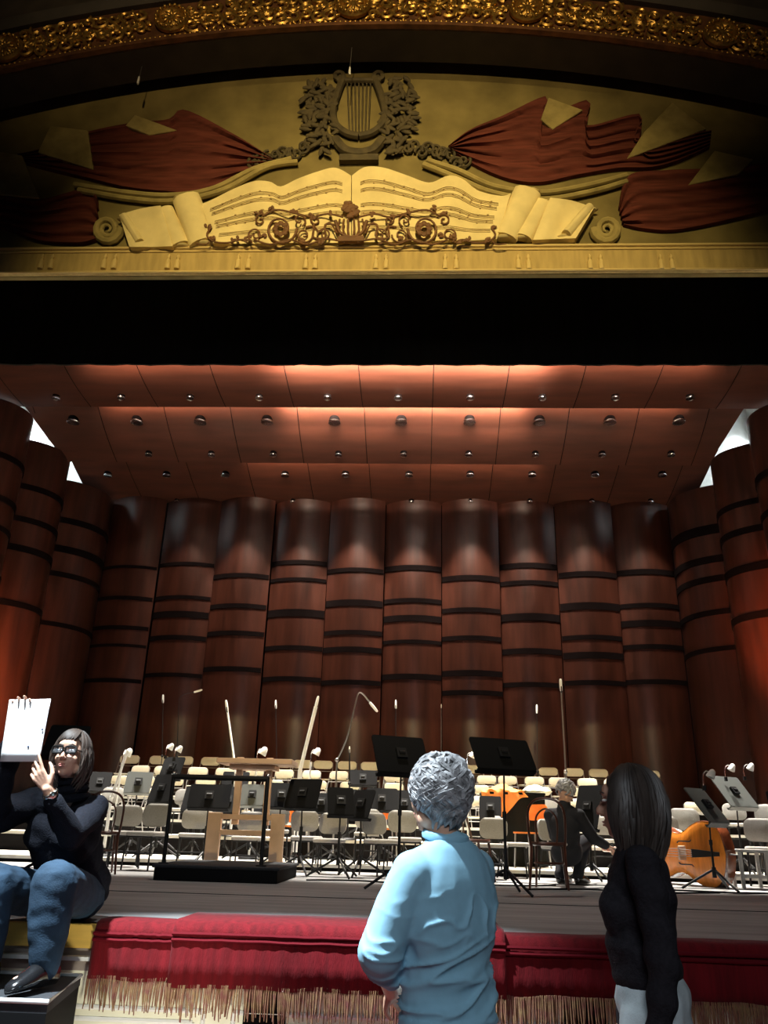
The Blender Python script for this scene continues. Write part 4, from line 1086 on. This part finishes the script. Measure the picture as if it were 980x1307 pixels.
def torso(mb, pel, chest, neck, Rm, w=1.0, d=1.0, grow=0.0, bust=0.0):
    g = grow
    mid = (V3(pel) + V3(chest)) / 2
    mb.ell(pel, (.165 * w + g, .115 * d + g, .13 + g), Rm, 20, 14)
    mb.ell(mid, (.145 * w + g, .105 * d + g, .17 + g), Rm, 20, 14)
    mb.ell(chest, (.165 * w + g, .115 * d + g, .19 + g), Rm, 20, 14)
    if bust:
        for x in (-1, 1): mb.ell(V3(chest) + Rm @ V3((x * .07, .095 * d, -.03)), (.07 + g, .06 * bust + g, .075 + g), Rm, 14, 10)
def scalp_pt(c, Rm, s, th, ph, r=(.081, .102, .106), off=(0, -.015, .02)):
    return V3(c) + Rm @ (V3((off[0] + r[0] * math.sin(th) * math.sin(ph), off[1] + r[1] * math.sin(th) * math.cos(ph), off[2] + r[2] * math.cos(th))) * s)
def hair_cap(c, Rm, s, front, side, back, k=1.0):
    mb = MB(); rows = []
    for j in range(17):
        row = []
        for i in range(40):
            ph = 2 * PI * i / 40; a = abs((ph + PI) % (2 * PI) - PI) / PI
            tm = front + (side - front) * min(1, a * 2.2) if a < .455 else side + (back - side) * (a - .455) / .545
            row.append(scalp_pt(c, Rm, s * k, max(.01, tm * j / 16), ph))
        rows.append(row)
    mb.loft(rows, caps=False); return mb
def shoe(parent, base, heel, toe, name='shoe'):
    h, t = V3(heel), V3(toe); f = (t - h); f.z = 0; f.normalize(); r = V3((f.y, -f.x, 0)); rings = []
    for u, w_, hh in ((-.045, .02, .06), (-.03, .036, .10), (.03, .042, .115), (.085, .043, .105), (.14, .048, .078), (.19, .046, .058), (.225, .034, .042), (.245, .01, .02)):
        c = h + f * u; c.z = min(h.z, t.z)
        rings.append([c + r * (w_ * math.cos(a)) + V3((0, 0, max(0, hh * (.5 + .5 * math.sin(a))))) for a in [2 * PI * k / 16 for k in range(16)]])
    put(name, MB().loft(rings), 'shoe', parent, base, ang=70)

# ---------------------------------------------------------------- the grey-haired man, seen from behind
rng = random.Random(21)
mbase = V3((.10, 3.0, 0)); man = thing('person', 'grey-haired person in a light blue shirt, standing with their back turned', 'person', mbase)
tf = V3((-.66, .75, 0)); RM = frame(tf); rt = RM @ V3((1, 0, 0))
pel, che, nk = V3((.100, 3.03, .97)), V3((.095, 3.0, 1.26)), V3((.09, 3.0, 1.475))
hc = V3((.066, 3.0, 1.618)); HR = frame((-.70, .70, .05))
shL, shR = che - rt * .158 + V3((0, 0, .12)), che + rt * .145 + V3((0, 0, .12))
elL, wrL = V3((-.115, 2.885, 1.14)), V3((-.085, 3.10, 1.0))
elR, wrR = V3((.20, 3.26, 1.13)), V3((.10, 3.42, 1.02))
hipL, hipR = pel - rt * .09 + V3((0, 0, -.05)), pel + rt * .09 + V3((0, 0, -.05))
b = MB(); torso(b, pel, che, nk, RM, .82, .80)
limb(b, [shL, elL, wrL], [.055, .045, .030]); limb(b, [shR, elR, wrR], [.055, .045, .030])
b.cap(shL, shR, .06, .06); b.cap(nk + V3((0, 0, -.06)), hc + V3((.01, -.01, -.06)), .060, .056)
head(b, hc, HR, 1.03)
hand(b, wrL, (.25, .85, -.35), (.6, -.2, -.6), 1, (.5, .55, .6, .6)); hand(b, wrR, (-.6, .0, -.5), (-.3, -.6, -.3), -1, (.5, .55, .6, .6))
for hp, sx in ((hipL, -1), (hipR, 1)):
    kn, an = hp + rt * sx * .01 + V3((0, 0, -.40)), hp + rt * sx * .015 + V3((0, -.01, -.83)); an.z = .09
    limb(b, [hp, kn, an], [.085, .055, .042]); b.cap(an + V3((0, 0, -.045)), an + tf * .15 + V3((0, 0, -.06)), .038, .030)
blob('body', b, .007, 'skin', man, 3, base=mbase)
face_bits(man, mbase, hc, HR, 1.03)
def ridge(x, y, z): return (1 - abs(noise.noise(V3((x, y, z)))) * 1.6) ** 4
def shirt_fold(p, n):
    z = p.z; u = (p - che).dot(rt)
    low = max(0, min(1, (1.21 - z) / .12)); arm = max(0, min(1, (-.16 - u) / .04))
    f = .019 * low * (1 - arm) * (ridge(u * 4.5 + 5, p.dot(tf) * 4, z * 19 - u * 7) - .3)
    f += .012 * math.exp(-((z - 1.25) / .06) ** 2) * (1 - arm) * (ridge(u * 15 + z * 9, p.dot(tf) * 4 + 9, z * 10 - u * 10) - .3)
    f += .009 * arm * min(1, max(.2, (1.26 - z) / .12)) * (ridge(p.x * 6 + 2, p.y * 9, z * 17 - p.y * 8) - .3)
    f += .004 * noise.noise(V3((u * 9 + z * 5, z * 9 - u * 5, p.y * 3)))
    return f * max(0, min(1, (z - .90) / .06)) + (.006 if z < .95 else 0)
b = MB(); torso(b, pel + V3((0, 0, .03)), che, nk, RM, 1.02, 1.02, .012)
limb(b, [shL + V3((.01, 0, -.01)), shL.lerp(elL, .5), elL], [.074, .074, .074]); limb(b, [elL, elL.lerp(wrL, .40)], [.072, .060])
limb(b, [shR, elR, elR.lerp(wrR, .5)], [.070, .060, .050])
b.cap(shL, shR, .066, .066); b.cap(che + V3((0, 0, .10)), nk + V3((0, 0, -.02)), .125, .074); b.ell(pel + V3((.0, 0, -.015)), (.180, .138, .175), RM)
for s_ in (shL, shR): b.cap(nk + V3((0, 0, -.055)), s_ + V3((0, 0, -.015)), .072, .070)
b.ell(che + V3((0, 0, .0)) - tf * .035, (.19, .10, .24), RM); b.ell((pel + che) / 2, (.172, .125, .24), RM)
blob('shirt', b, .0058, 'shirt', man, 30, shirt_fold, mbase)
col = [nk + V3((0, 0, .012)) + RM @ V3((.070 * math.cos(a), .074 * math.sin(a) - .005, .012 * math.sin(a))) for a in [2 * PI * k / 28 for k in range(28)]]
put('collar', MB().tube(col, .011, 8, flat=1.4, loop=True), 'shirt', man, mbase)
b = MB(); b.ell(pel + V3((0, 0, -.05)), (.138, .100, .10), RM)
for hp, sx in ((hipL, -1), (hipR, 1)):
    kn, an = hp + rt * sx * .01 + V3((0, 0, -.40)), hp + rt * sx * .015; an = V3((an.x, an.y, .10)); limb(b, [hp + V3((0, 0, -.06)), kn, an], [.086, .076, .070])
    shoe(man, mbase, V3((an.x, an.y, 0.005)) - tf * .03, V3((an.x, an.y, 0.005)) + tf * .2)
blob('trousers', b, .010, 'dark_cloth', man, 3, base=mbase)
hp_ = MB(); rows = hair_cap(hc, HR, 1.03, .80, 1.75, 2.25, 1.02); put('hair_base', rows, 'hair_dark', man, mbase)
h = MB()
for k in range(1100):
    ph = rng.uniform(-PI, PI); a = abs(ph) / PI; tm = (.75 + 1.0 * min(1, a * 2.2)) if a < .455 else 1.75 + 1.05 * (a - .455) / .545
    th = tm * math.sqrt(rng.random()); P = []; L_ = rng.uniform(.05, .10); rk = rng.uniform(.4, 1.1); w1 = rng.uniform(-1, 1); f0 = rng.uniform(0, 6)
    for i in range(9):
        u = i / 8; r_ = 1.0 + .055 * math.sin(PI * u * .9) + rng.uniform(0, .01); t2 = th + L_ * u / .1
        q = scalp_pt(hc, HR, 1.03 * (1.03 + .17 * rk * math.sin(PI * min(1, u + .15)) * (1.0 if th < 1.6 else .7)), t2, ph + .20 * math.sin(u * 9 + f0) + w1 * .35 * u)
        P.append(q)
    h.tube(P, [.005, .0065, .007, .007, .0065, .006, .005, .004, .002], 4)
for k in range(130):
    ph = (PI - rng.uniform(0, 1.25)) * rng.choice((-1, 1)); q = scalp_pt(hc, HR, 1.07, rng.uniform(1.75, 2.15), ph); f0 = rng.uniform(0, 6); L_ = rng.uniform(.04, .075)
    inn = (V3(hc) - q); inn.z = 0
    h.tube([q + V3((.006 * math.sin(f0 + 5 * u), .006 * math.cos(f0 + 5 * u), -L_ * u)) + inn * (.35 * u * u) for u in (0, .2, .4, .6, .8, 1)], [.005, .007, .007, .0065, .005, .002], 4)
put('hair', h, 'hair_grey', man, mbase)

# ---------------------------------------------------------------- the dark-haired woman in black, in profile
wbase = V3((.77, 3.1, 0)); wom = thing('person', 'dark-haired person in a black sweater and pale jeans, standing in profile', 'person', wbase)
tf = V3((-.97, .24, 0)); RM = frame(tf); rt = RM @ V3((1, 0, 0))
pel, che, nk = V3((.775, 3.1, 1.0)), V3((.775, 3.1, 1.30)), V3((.79, 3.1, 1.47))
hc = V3((.757, 3.1, 1.612)); HR = frame((-.93, .36, -.02))
shL, shR = che - rt * .165 + V3((.015, 0, .115)), che + rt * .165 + V3((.015, 0, .115))
elL, wrL = V3((.778, 2.90, 1.12)), V3((.735, 2.90, .90)); elR, wrR = V3((.79, 3.30, 1.12)), V3((.74, 3.30, .90))
hipL, hipR = pel - rt * .085 + V3((0, 0, -.06)), pel + rt * .085 + V3((0, 0, -.06))
b = MB(); torso(b, pel, che, nk, RM, .86, .86, 0, .75)
limb(b, [shL, elL, wrL], [.046, .038, .026]); limb(b, [shR, elR, wrR], [.046, .038, .026])
b.cap(shL, shR, .05, .05); b.cap(nk + V3((0, 0, -.06)), hc + V3((.015, 0, -.06)), .050, .048); head(b, hc, HR, .98)
hand(b, wrL, (-.12, .0, -1), (0, 1, 0), -1, (.3, .35, .4, .45), s=.95); hand(b, wrR, (-.12, 0, -1), (0, -1, 0), 1, (.3, .35, .4, .45), s=.95)
for hp, sx in ((hipL, -1), (hipR, 1)):
    kn, an = hp + V3((0, 0, -.42)), hp + V3((0, 0, -.83)); an.z = .09
    limb(b, [hp, kn, an], [.088, .055, .040]); b.cap(an + V3((0, 0, -.045)), an + tf * .14 + V3((0, 0, -.06)), .036, .028)
blob('body', b, .007, 'skin_dark', wom, 3, base=wbase); face_bits(wom, wbase, hc, HR, .98)
def knit_fold(p, n): return .008 * noise.noise(V3((p.x * 8, p.y * 8, p.z * 14))) + .004 * math.sin(p.z * 60 + p.x * 20)
b = MB(); torso(b, pel + V3((0, 0, .10)), che, nk, RM, .86, .88, .012, .75)
limb(b, [shL, elL, wrL], [.058, .050, .040]); limb(b, [shR, elR, wrR], [.058, .050, .040]); b.cap(shL, shR, .058, .058); b.ell(che + V3((-.03, 0, -.14)), (.135, .105, .12), RM); b.cap(che + V3((.01, 0, .11)), nk + V3((0, 0, .0)), .09, .066)
blob('sweater', b, .007, 'black_knit', wom, 3, knit_fold, wbase)
b = MB(); b.ell(pel + V3((.01, 0, .0)), (.160, .124, .12), RM); b.ell(pel + V3((.045, 0, -.08)), (.145, .09, .10), RM)
for hp, sx in ((hipL, -1), (hipR, 1)):
    kn, an = hp + V3((0, 0, -.42)), V3((hp.x, hp.y, .10)); limb(b, [hp, kn, an], [.105, .070, .055])
    shoe(wom, wbase, V3((an.x, an.y, .005)) - tf * .03, V3((an.x, an.y, .005)) + tf * .2)
blob('jeans', b, .009, 'denim_light', wom, 3, lambda p, n: .005 * noise.noise(V3((p.x * 12, p.y * 12, p.z * 18))), wbase)
def long_hair(c, Rm, s, mname, parent, base, n, length, face_gap, seed, part=0.0, bangs=False, r0=.011, cap=(.70, 1.55, 2.1), flare=.0, bang_len=.3):
    r = random.Random(seed); put('hair_base', hair_cap(c, Rm, s, cap[0], cap[1], cap[2], 1.03), mname, parent, base)
    h = MB(); dn = V3((0, 0, -1))
    for k in range(n):
        ph = r.uniform(-PI, PI); side_ = 1 if ph > 0 else -1
        front_ = abs(ph) < face_gap
        if front_ and not bangs: ph = side_ * r.uniform(face_gap, face_gap + .4); front_ = False
        P = []; tm = r.uniform(1.25, 1.6) if not front_ else r.uniform(.95, 1.2); kk = s * r.uniform(1.03, 1.10); t0 = r.uniform(.05, .9 if not front_ else .5)
        for i in range(8):
            u = i / 7; th = t0 + (tm - t0) * u
            ph2 = ph if not front_ else ph + side_ * .0 + (.55 * u if part <= 0 else -.55 * u)
            P.append(scalp_pt(c, Rm, kk, th, ph2))
        if not front_:
            L_ = length * r.uniform(.85, 1.05) * (1 if abs(ph) > 1.2 else .9); q = P[-1]; out = (q - V3(c)); out.z = 0; out.normalize()
            wv = r.uniform(0, 6)
            for i in range(1, 8):
                u = i / 7
                P.append(q + dn * L_ * u + out * (flare * math.sin(PI * u) - .035 * u * u) + Rm @ V3((.006 * math.sin(wv + 5 * u), .006 * math.cos(wv + 4 * u), 0)))
        m_ = len(P); h.tube(P, [r0 * (.7 + .5 * math.sin(PI * min(1, .15 + i / m_))) * (1 if i < m_ - 1 else .3) for i in range(m_)], 5)
    put('hair', h, mname, parent, base)
long_hair(hc, HR, 1.0, 'hair_dark', wom, wbase, 420, .235, .95, 4, r0=.0072, cap=(.80, 1.6, 2.2), flare=.015)

# ---------------------------------------------------------------- the woman seated on the stage edge holding up a sheet
sb = V3((-1.85, 4.6, DECK)); sit = thing('person', 'seated person with glasses, black sweater and jeans holding up a white sheet', 'person', sb)
hc = V3((-1.845, 4.33, 1.825)); HR = frame((.02, -.99, .12))
tf = V3((.0, -1, 0)); RM = frame((-.05, -1, .18)); rt = V3((-1, 0, 0))
pel, che, nk = V3((-1.86, 4.64, DECK + .14)), V3((-1.89, 4.52, 1.46)), V3((-1.86, 4.42, 1.66))
shL, shR = V3((-1.715, 4.45, 1.565)), V3((-2.08, 4.46, 1.58))
elL, wrL = V3((-1.70, 4.15, 1.435)), at(61, 1007, 4.0)
elR, wrR = V3((-2.15, 4.20, 1.50)), V3((-2.02, 4.033, 1.915))
knL, anL = at(70, 1122, 3.98) + V3((0, 0, -.02)), at(57, 1232, 3.97); anL.z = ZR + .075
knR, anR = at(-12, 1132, 3.95), at(-22, 1240, 3.95); anR.z = ZR + .075
hipL, hipR = pel + V3((.09, -.03, -.03)), pel + V3((-.09, -.03, -.03))
b = MB(); torso(b, pel, che, nk, RM, .86, .86, 0, .6)
limb(b, [shL, elL, wrL], [.046, .040, .026]); limb(b, [shR, elR, wrR], [.046, .040, .026])
b.cap(shL, shR, .05, .05); b.cap(nk + V3((0, 0, -.07)), hc + V3((0, .02, -.06)), .050, .046); head(b, hc, HR, .97)
pTL, pTR, pBR, pBL = at(12, 893, 4.0), at(65, 892, 4.0), at(50, 972, 3.98), at(0, 972, 3.98)
# left hand (right in the photo) pinches the lower right of the sheet; the other reaches over its top edge from behind
hand(b, wrL, at(29, 958, 3.955) - wrL, (-.1, .95, .2), -1, (.08, .22, .42, .55), s=.98, thumb=.5, spread=.26)
hand(b, wrR, (.10, -.10, 1), (0, -1, .0), 1, (.52, .60, .60, .50), s=1.02, thumb=.0, spread=.24, seg=(.05, .6, 1.5))
for hp, kn, an in ((hipL, knL, anL), (hipR, knR, anR)):
    limb(b, [hp, kn, an], [.085, .055, .040]); b.cap(an + V3((0, 0, -.03)), an + V3((-.05, -.14, -.04)), .034, .028)
blob('body', b, .0045, 'skin', sit, 5, base=sb); face_bits(sit, sb, hc, HR, .97)
L = lambda x, y, z: hc + HR @ (V3((x, y, z)) * .97)
g = MB()
for x in (-1, 1):
    ring = [L(x * .035 + .029 * math.copysign(abs(math.cos(a)) ** .5, math.cos(a)), .108 - .25 * abs(x * .034 + .029 * math.cos(a)) ** 1.6, .010 + .0175 * math.copysign(abs(math.sin(a)) ** .5, math.sin(a))) for a in [2 * PI * k / 24 for k in range(24)]]
    g.tube(ring, .0055, 6, loop=True)
    g.tube([L(x * .062, .100, .014), L(x * .080, .05, .012), L(x * .084, -.01, .004)], .003, 6)
g.tube([L(-.007, .112, .016), L(0, .115, .019), L(.007, .112, .016)], .003, 6)
put('glasses', g, 'ebony', sit, sb)
M['glass_lens'] = mat('glass_lens', (.85, .93, 1.0), .05, trans=.92)
for x in (-1, 1): put('spectacle_lens', MB().ell(L(x * .035, .1055, .010), (.027 * .97, .0012, .0165 * .97), HR, 18, 8), 'glass_lens', sit, sb)
b = MB(); torso(b, pel + V3((0, .02, .04)), che, nk, RM, 1.04, 1.0, .030, .6)
limb(b, [shL, elL, elL.lerp(wrL, .72)], [.070, .062, .044]); limb(b, [shR, elR, elR.lerp(wrR, .85)], [.085, .082, .050]); b.cap(shL, shR, .068, .068)
b.cap(che + V3((0, -.02, .14)), nk + V3((0, -.005, .03)), .10, .074); b.ell(pel + V3((0, .04, .0)), (.20, .15, .13), RM)
blob('sweater', b, .006, 'navy_knit', sit, 3, lambda p, n: .010 * noise.noise(V3((p.x * 9, p.y * 9, p.z * 13))) + .004 * math.sin(p.z * 50 + p.x * 40), sb)
for k in range(3):
    c_ = nk + V3((.003 * k, -.012, -.035 + .030 * k)); put('cowl_collar', MB().tube([c_ + V3(((.088 - .007 * k) * math.cos(a), (.080 - .006 * k) * math.sin(a) - .004, .014 * math.sin(a + 1.2 * k))) for a in [2 * PI * j / 30 for j in range(30)]], .022, 8, loop=True), 'navy_knit', sit, sb)
for hp, kn, an in ((hipL, knL, anL), (hipR, knR, anR)):
    b = MB(); limb(b, [hp, kn, kn.lerp(an, .5), an + V3((0, 0, .03))], [.110, .104, .092, .070])
    b.cap(an + V3((0, 0, .05)), an + V3((0, 0, .005)), .070, .066); blob('jeans_leg', b, .006, 'denim', sit, 3, lambda p, n: .006 * noise.noise(V3((p.x * 14, p.y * 14, p.z * 20))), sb)
    shoe(sit, sb, V3((an.x + .015, an.y + .03, ZR + .002)), V3((an.x - .06, an.y - .2, ZR + .002)))
w_ = elL.lerp(wrL, .90); ax_ = (wrL - elL).normalized(); X = Matrix.Translation(w_) @ ax_.to_track_quat('Z', 'Y').to_matrix().to_4x4()
wt = put('watch_band', lift(MB().tube([V3((.032 * math.cos(a), .032 * math.sin(a), 0)) for a in [2 * PI * k / 24 for k in range(24)]], .006, 8, flat=1.6, loop=True), X), 'watch_metal', sit, sb)
fx = (X.to_3x3().inverted() @ V3((.5, -.85, .1))).normalized(); fx.z = 0; fx.normalize()
Xd = Matrix.Translation(w_ + X.to_3x3() @ (fx * .034)) @ (X.to_3x3() @ fx).to_track_quat('Z', 'Y').to_matrix().to_4x4()
put('watch_face', lift(MB().lathe([(0, -.002), (.017, -.002), (.018, .004), (.014, .007), (0, .007)], n=18), Xd), 'watch_metal', wt, V3((0, 0, 0)) + sb) if False else put('watch_face', lift(MB().lathe([(0, -.002), (.017, -.002), (.018, .004), (.014, .007), (0, .007)], n=18), Xd), 'watch_metal', sit, sb)
long_hair(hc, HR, 1.0, 'hair_brown', sit, sb, 420, .20, .98, 9, part=-1, bangs=True, r0=.0068, cap=(.62, 1.5, 2.15), flare=.02)
e_ = L(.082, -.01, -.055); put('earring', MB().ell(e_, (.006, .006, .009), n=10, m=6), 'chrome', sit, sb)

# the sheet of paper she holds
nrm = (pTR - pTL).cross(pBL - pTL).normalized(); c_ = (pTL + pTR + pBR + pBL) / 4
pp = MB(); rows = []
for j in range(7):
    row = []
    for i in range(7):
        q = pTL.lerp(pTR, i / 6).lerp(pBL.lerp(pBR, i / 6), j / 6); row.append(q - c_ + nrm * .004 * math.sin(PI * i / 6))
    rows.append(row)
pp.loft(rows, closed=False); sh_ = thing('paper_sheet', 'white sheet of paper held up by the seated person', 'paper', c_)
so = obj('sheet', pp, 'paper', sh_); m_ = so.modifiers.new('thick', 'SOLIDIFY'); m_.thickness = .0015
sgn = 1 if nrm.y < 0 else -1
for px, py in ((54, 931), (36, 953)):
    q = at(px, py, c_.y - .006) - c_; obj('ink_mark', MB().ell(q, (.005, .003, .006), n=8, m=5), 'ink', sh_)

# ---------------------------------------------------------------- somebody bending down between the chairs
cb = at(722, 1060, 9.2); cb = V3((cb.x, 9.3, DECK)); cr = thing('person', 'grey-haired person in dark clothes crouching behind the bentwood chair', 'person', cb)
hc = at(722, 1012, 9.2); tf = V3((.6, .8, 0)); RM = frame((.6, .75, -.45)); HR = frame((.75, .45, -.55))
pel = V3((cb.x - .0, 9.22, DECK + .32)); che = V3((cb.x + .05, 9.36, DECK + .50)); nk = V3((hc.x - .03, 9.18, hc.z - .14)); che = pel.lerp(nk, .62)
rt = RM @ V3((1, 0, 0)); shL, shR = che - rt * .17 + V3((0, 0, .08)), che + rt * .17 + V3((0, 0, .08))
kn = [cb + V3((.26, .28, .42)), cb + V3((.08, .40, .40))]; an = [cb + V3((.14, .12, .09)), cb + V3((-.04, .20, .09))]
el = [shL + V3((.06, .16, -.20)), shR + V3((.14, .02, -.22))]; wr = [el[0] + V3((.12, .12, -.06)), el[1] + V3((.14, .10, -.06))]
def crouch(mb, g, body):
    torso(mb, pel, che, nk, RM, .95, .95, g); mb.cap(shL, shR, .055 + g, .055 + g)
    for s_, e, w__ in ((shL, el[0], wr[0]), (shR, el[1], wr[1])): limb(mb, [s_, e, w__], [.05 + g, .042 + g, .028 + g])
b = MB(); crouch(b, 0, 1); b.cap(nk, hc, .055, .05); head(b, hc, HR, 1.0)
for w__, e in ((wr[0], el[0]), (wr[1], el[1])): hand(b, w__, w__ - e, (0, 0, -1), 1)
for k_, a_ in zip(kn, an): limb(b, [pel, k_, a_], [.08, .055, .042]); b.cap(a_ + V3((0, 0, -.05)), a_ + V3((.08, .12, -.06)), .035, .03)
blob('body', b, .009, 'skin', cr, 3, base=cb); face_bits(cr, cb, hc, HR)
b = MB(); crouch(b, .02, 0); b.cap(che, nk, .10, .075); blob('coat', b, .010, 'dark_cloth', cr, 3, lambda p, n: .008 * noise.noise(p * 10), cb)
for k_, a_ in zip(kn, an):
    b = MB(); limb(b, [pel, k_, a_], [.10, .075, .058]); blob('trouser_leg', b, .010, 'dark_cloth', cr, 3, base=cb); shoe(cr, cb, V3((a_.x, a_.y, DECK + .003)), V3((a_.x + .12, a_.y + .16, DECK + .003)))
put('hair_base', hair_cap(hc, HR, 1.0, .8, 1.7, 2.2, 1.04), 'hair_grey', cr, cb)
h = MB()
for k in range(160):
    ph = rng.uniform(-PI, PI); th = rng.uniform(.05, 1.6); f0 = rng.uniform(0, 6)
    if abs(ph) < .9 and th > .9: continue
    h.tube([scalp_pt(hc, HR, 1.05 + .07 * math.sin(PI * u), th + u * .7, ph + .15 * math.sin(6 * u + f0)) for u in (0, .2, .4, .6, .8, 1)], [.010, .012, .011, .010, .008, .004], 5)
put('hair', h, 'hair_grey', cr, cb)
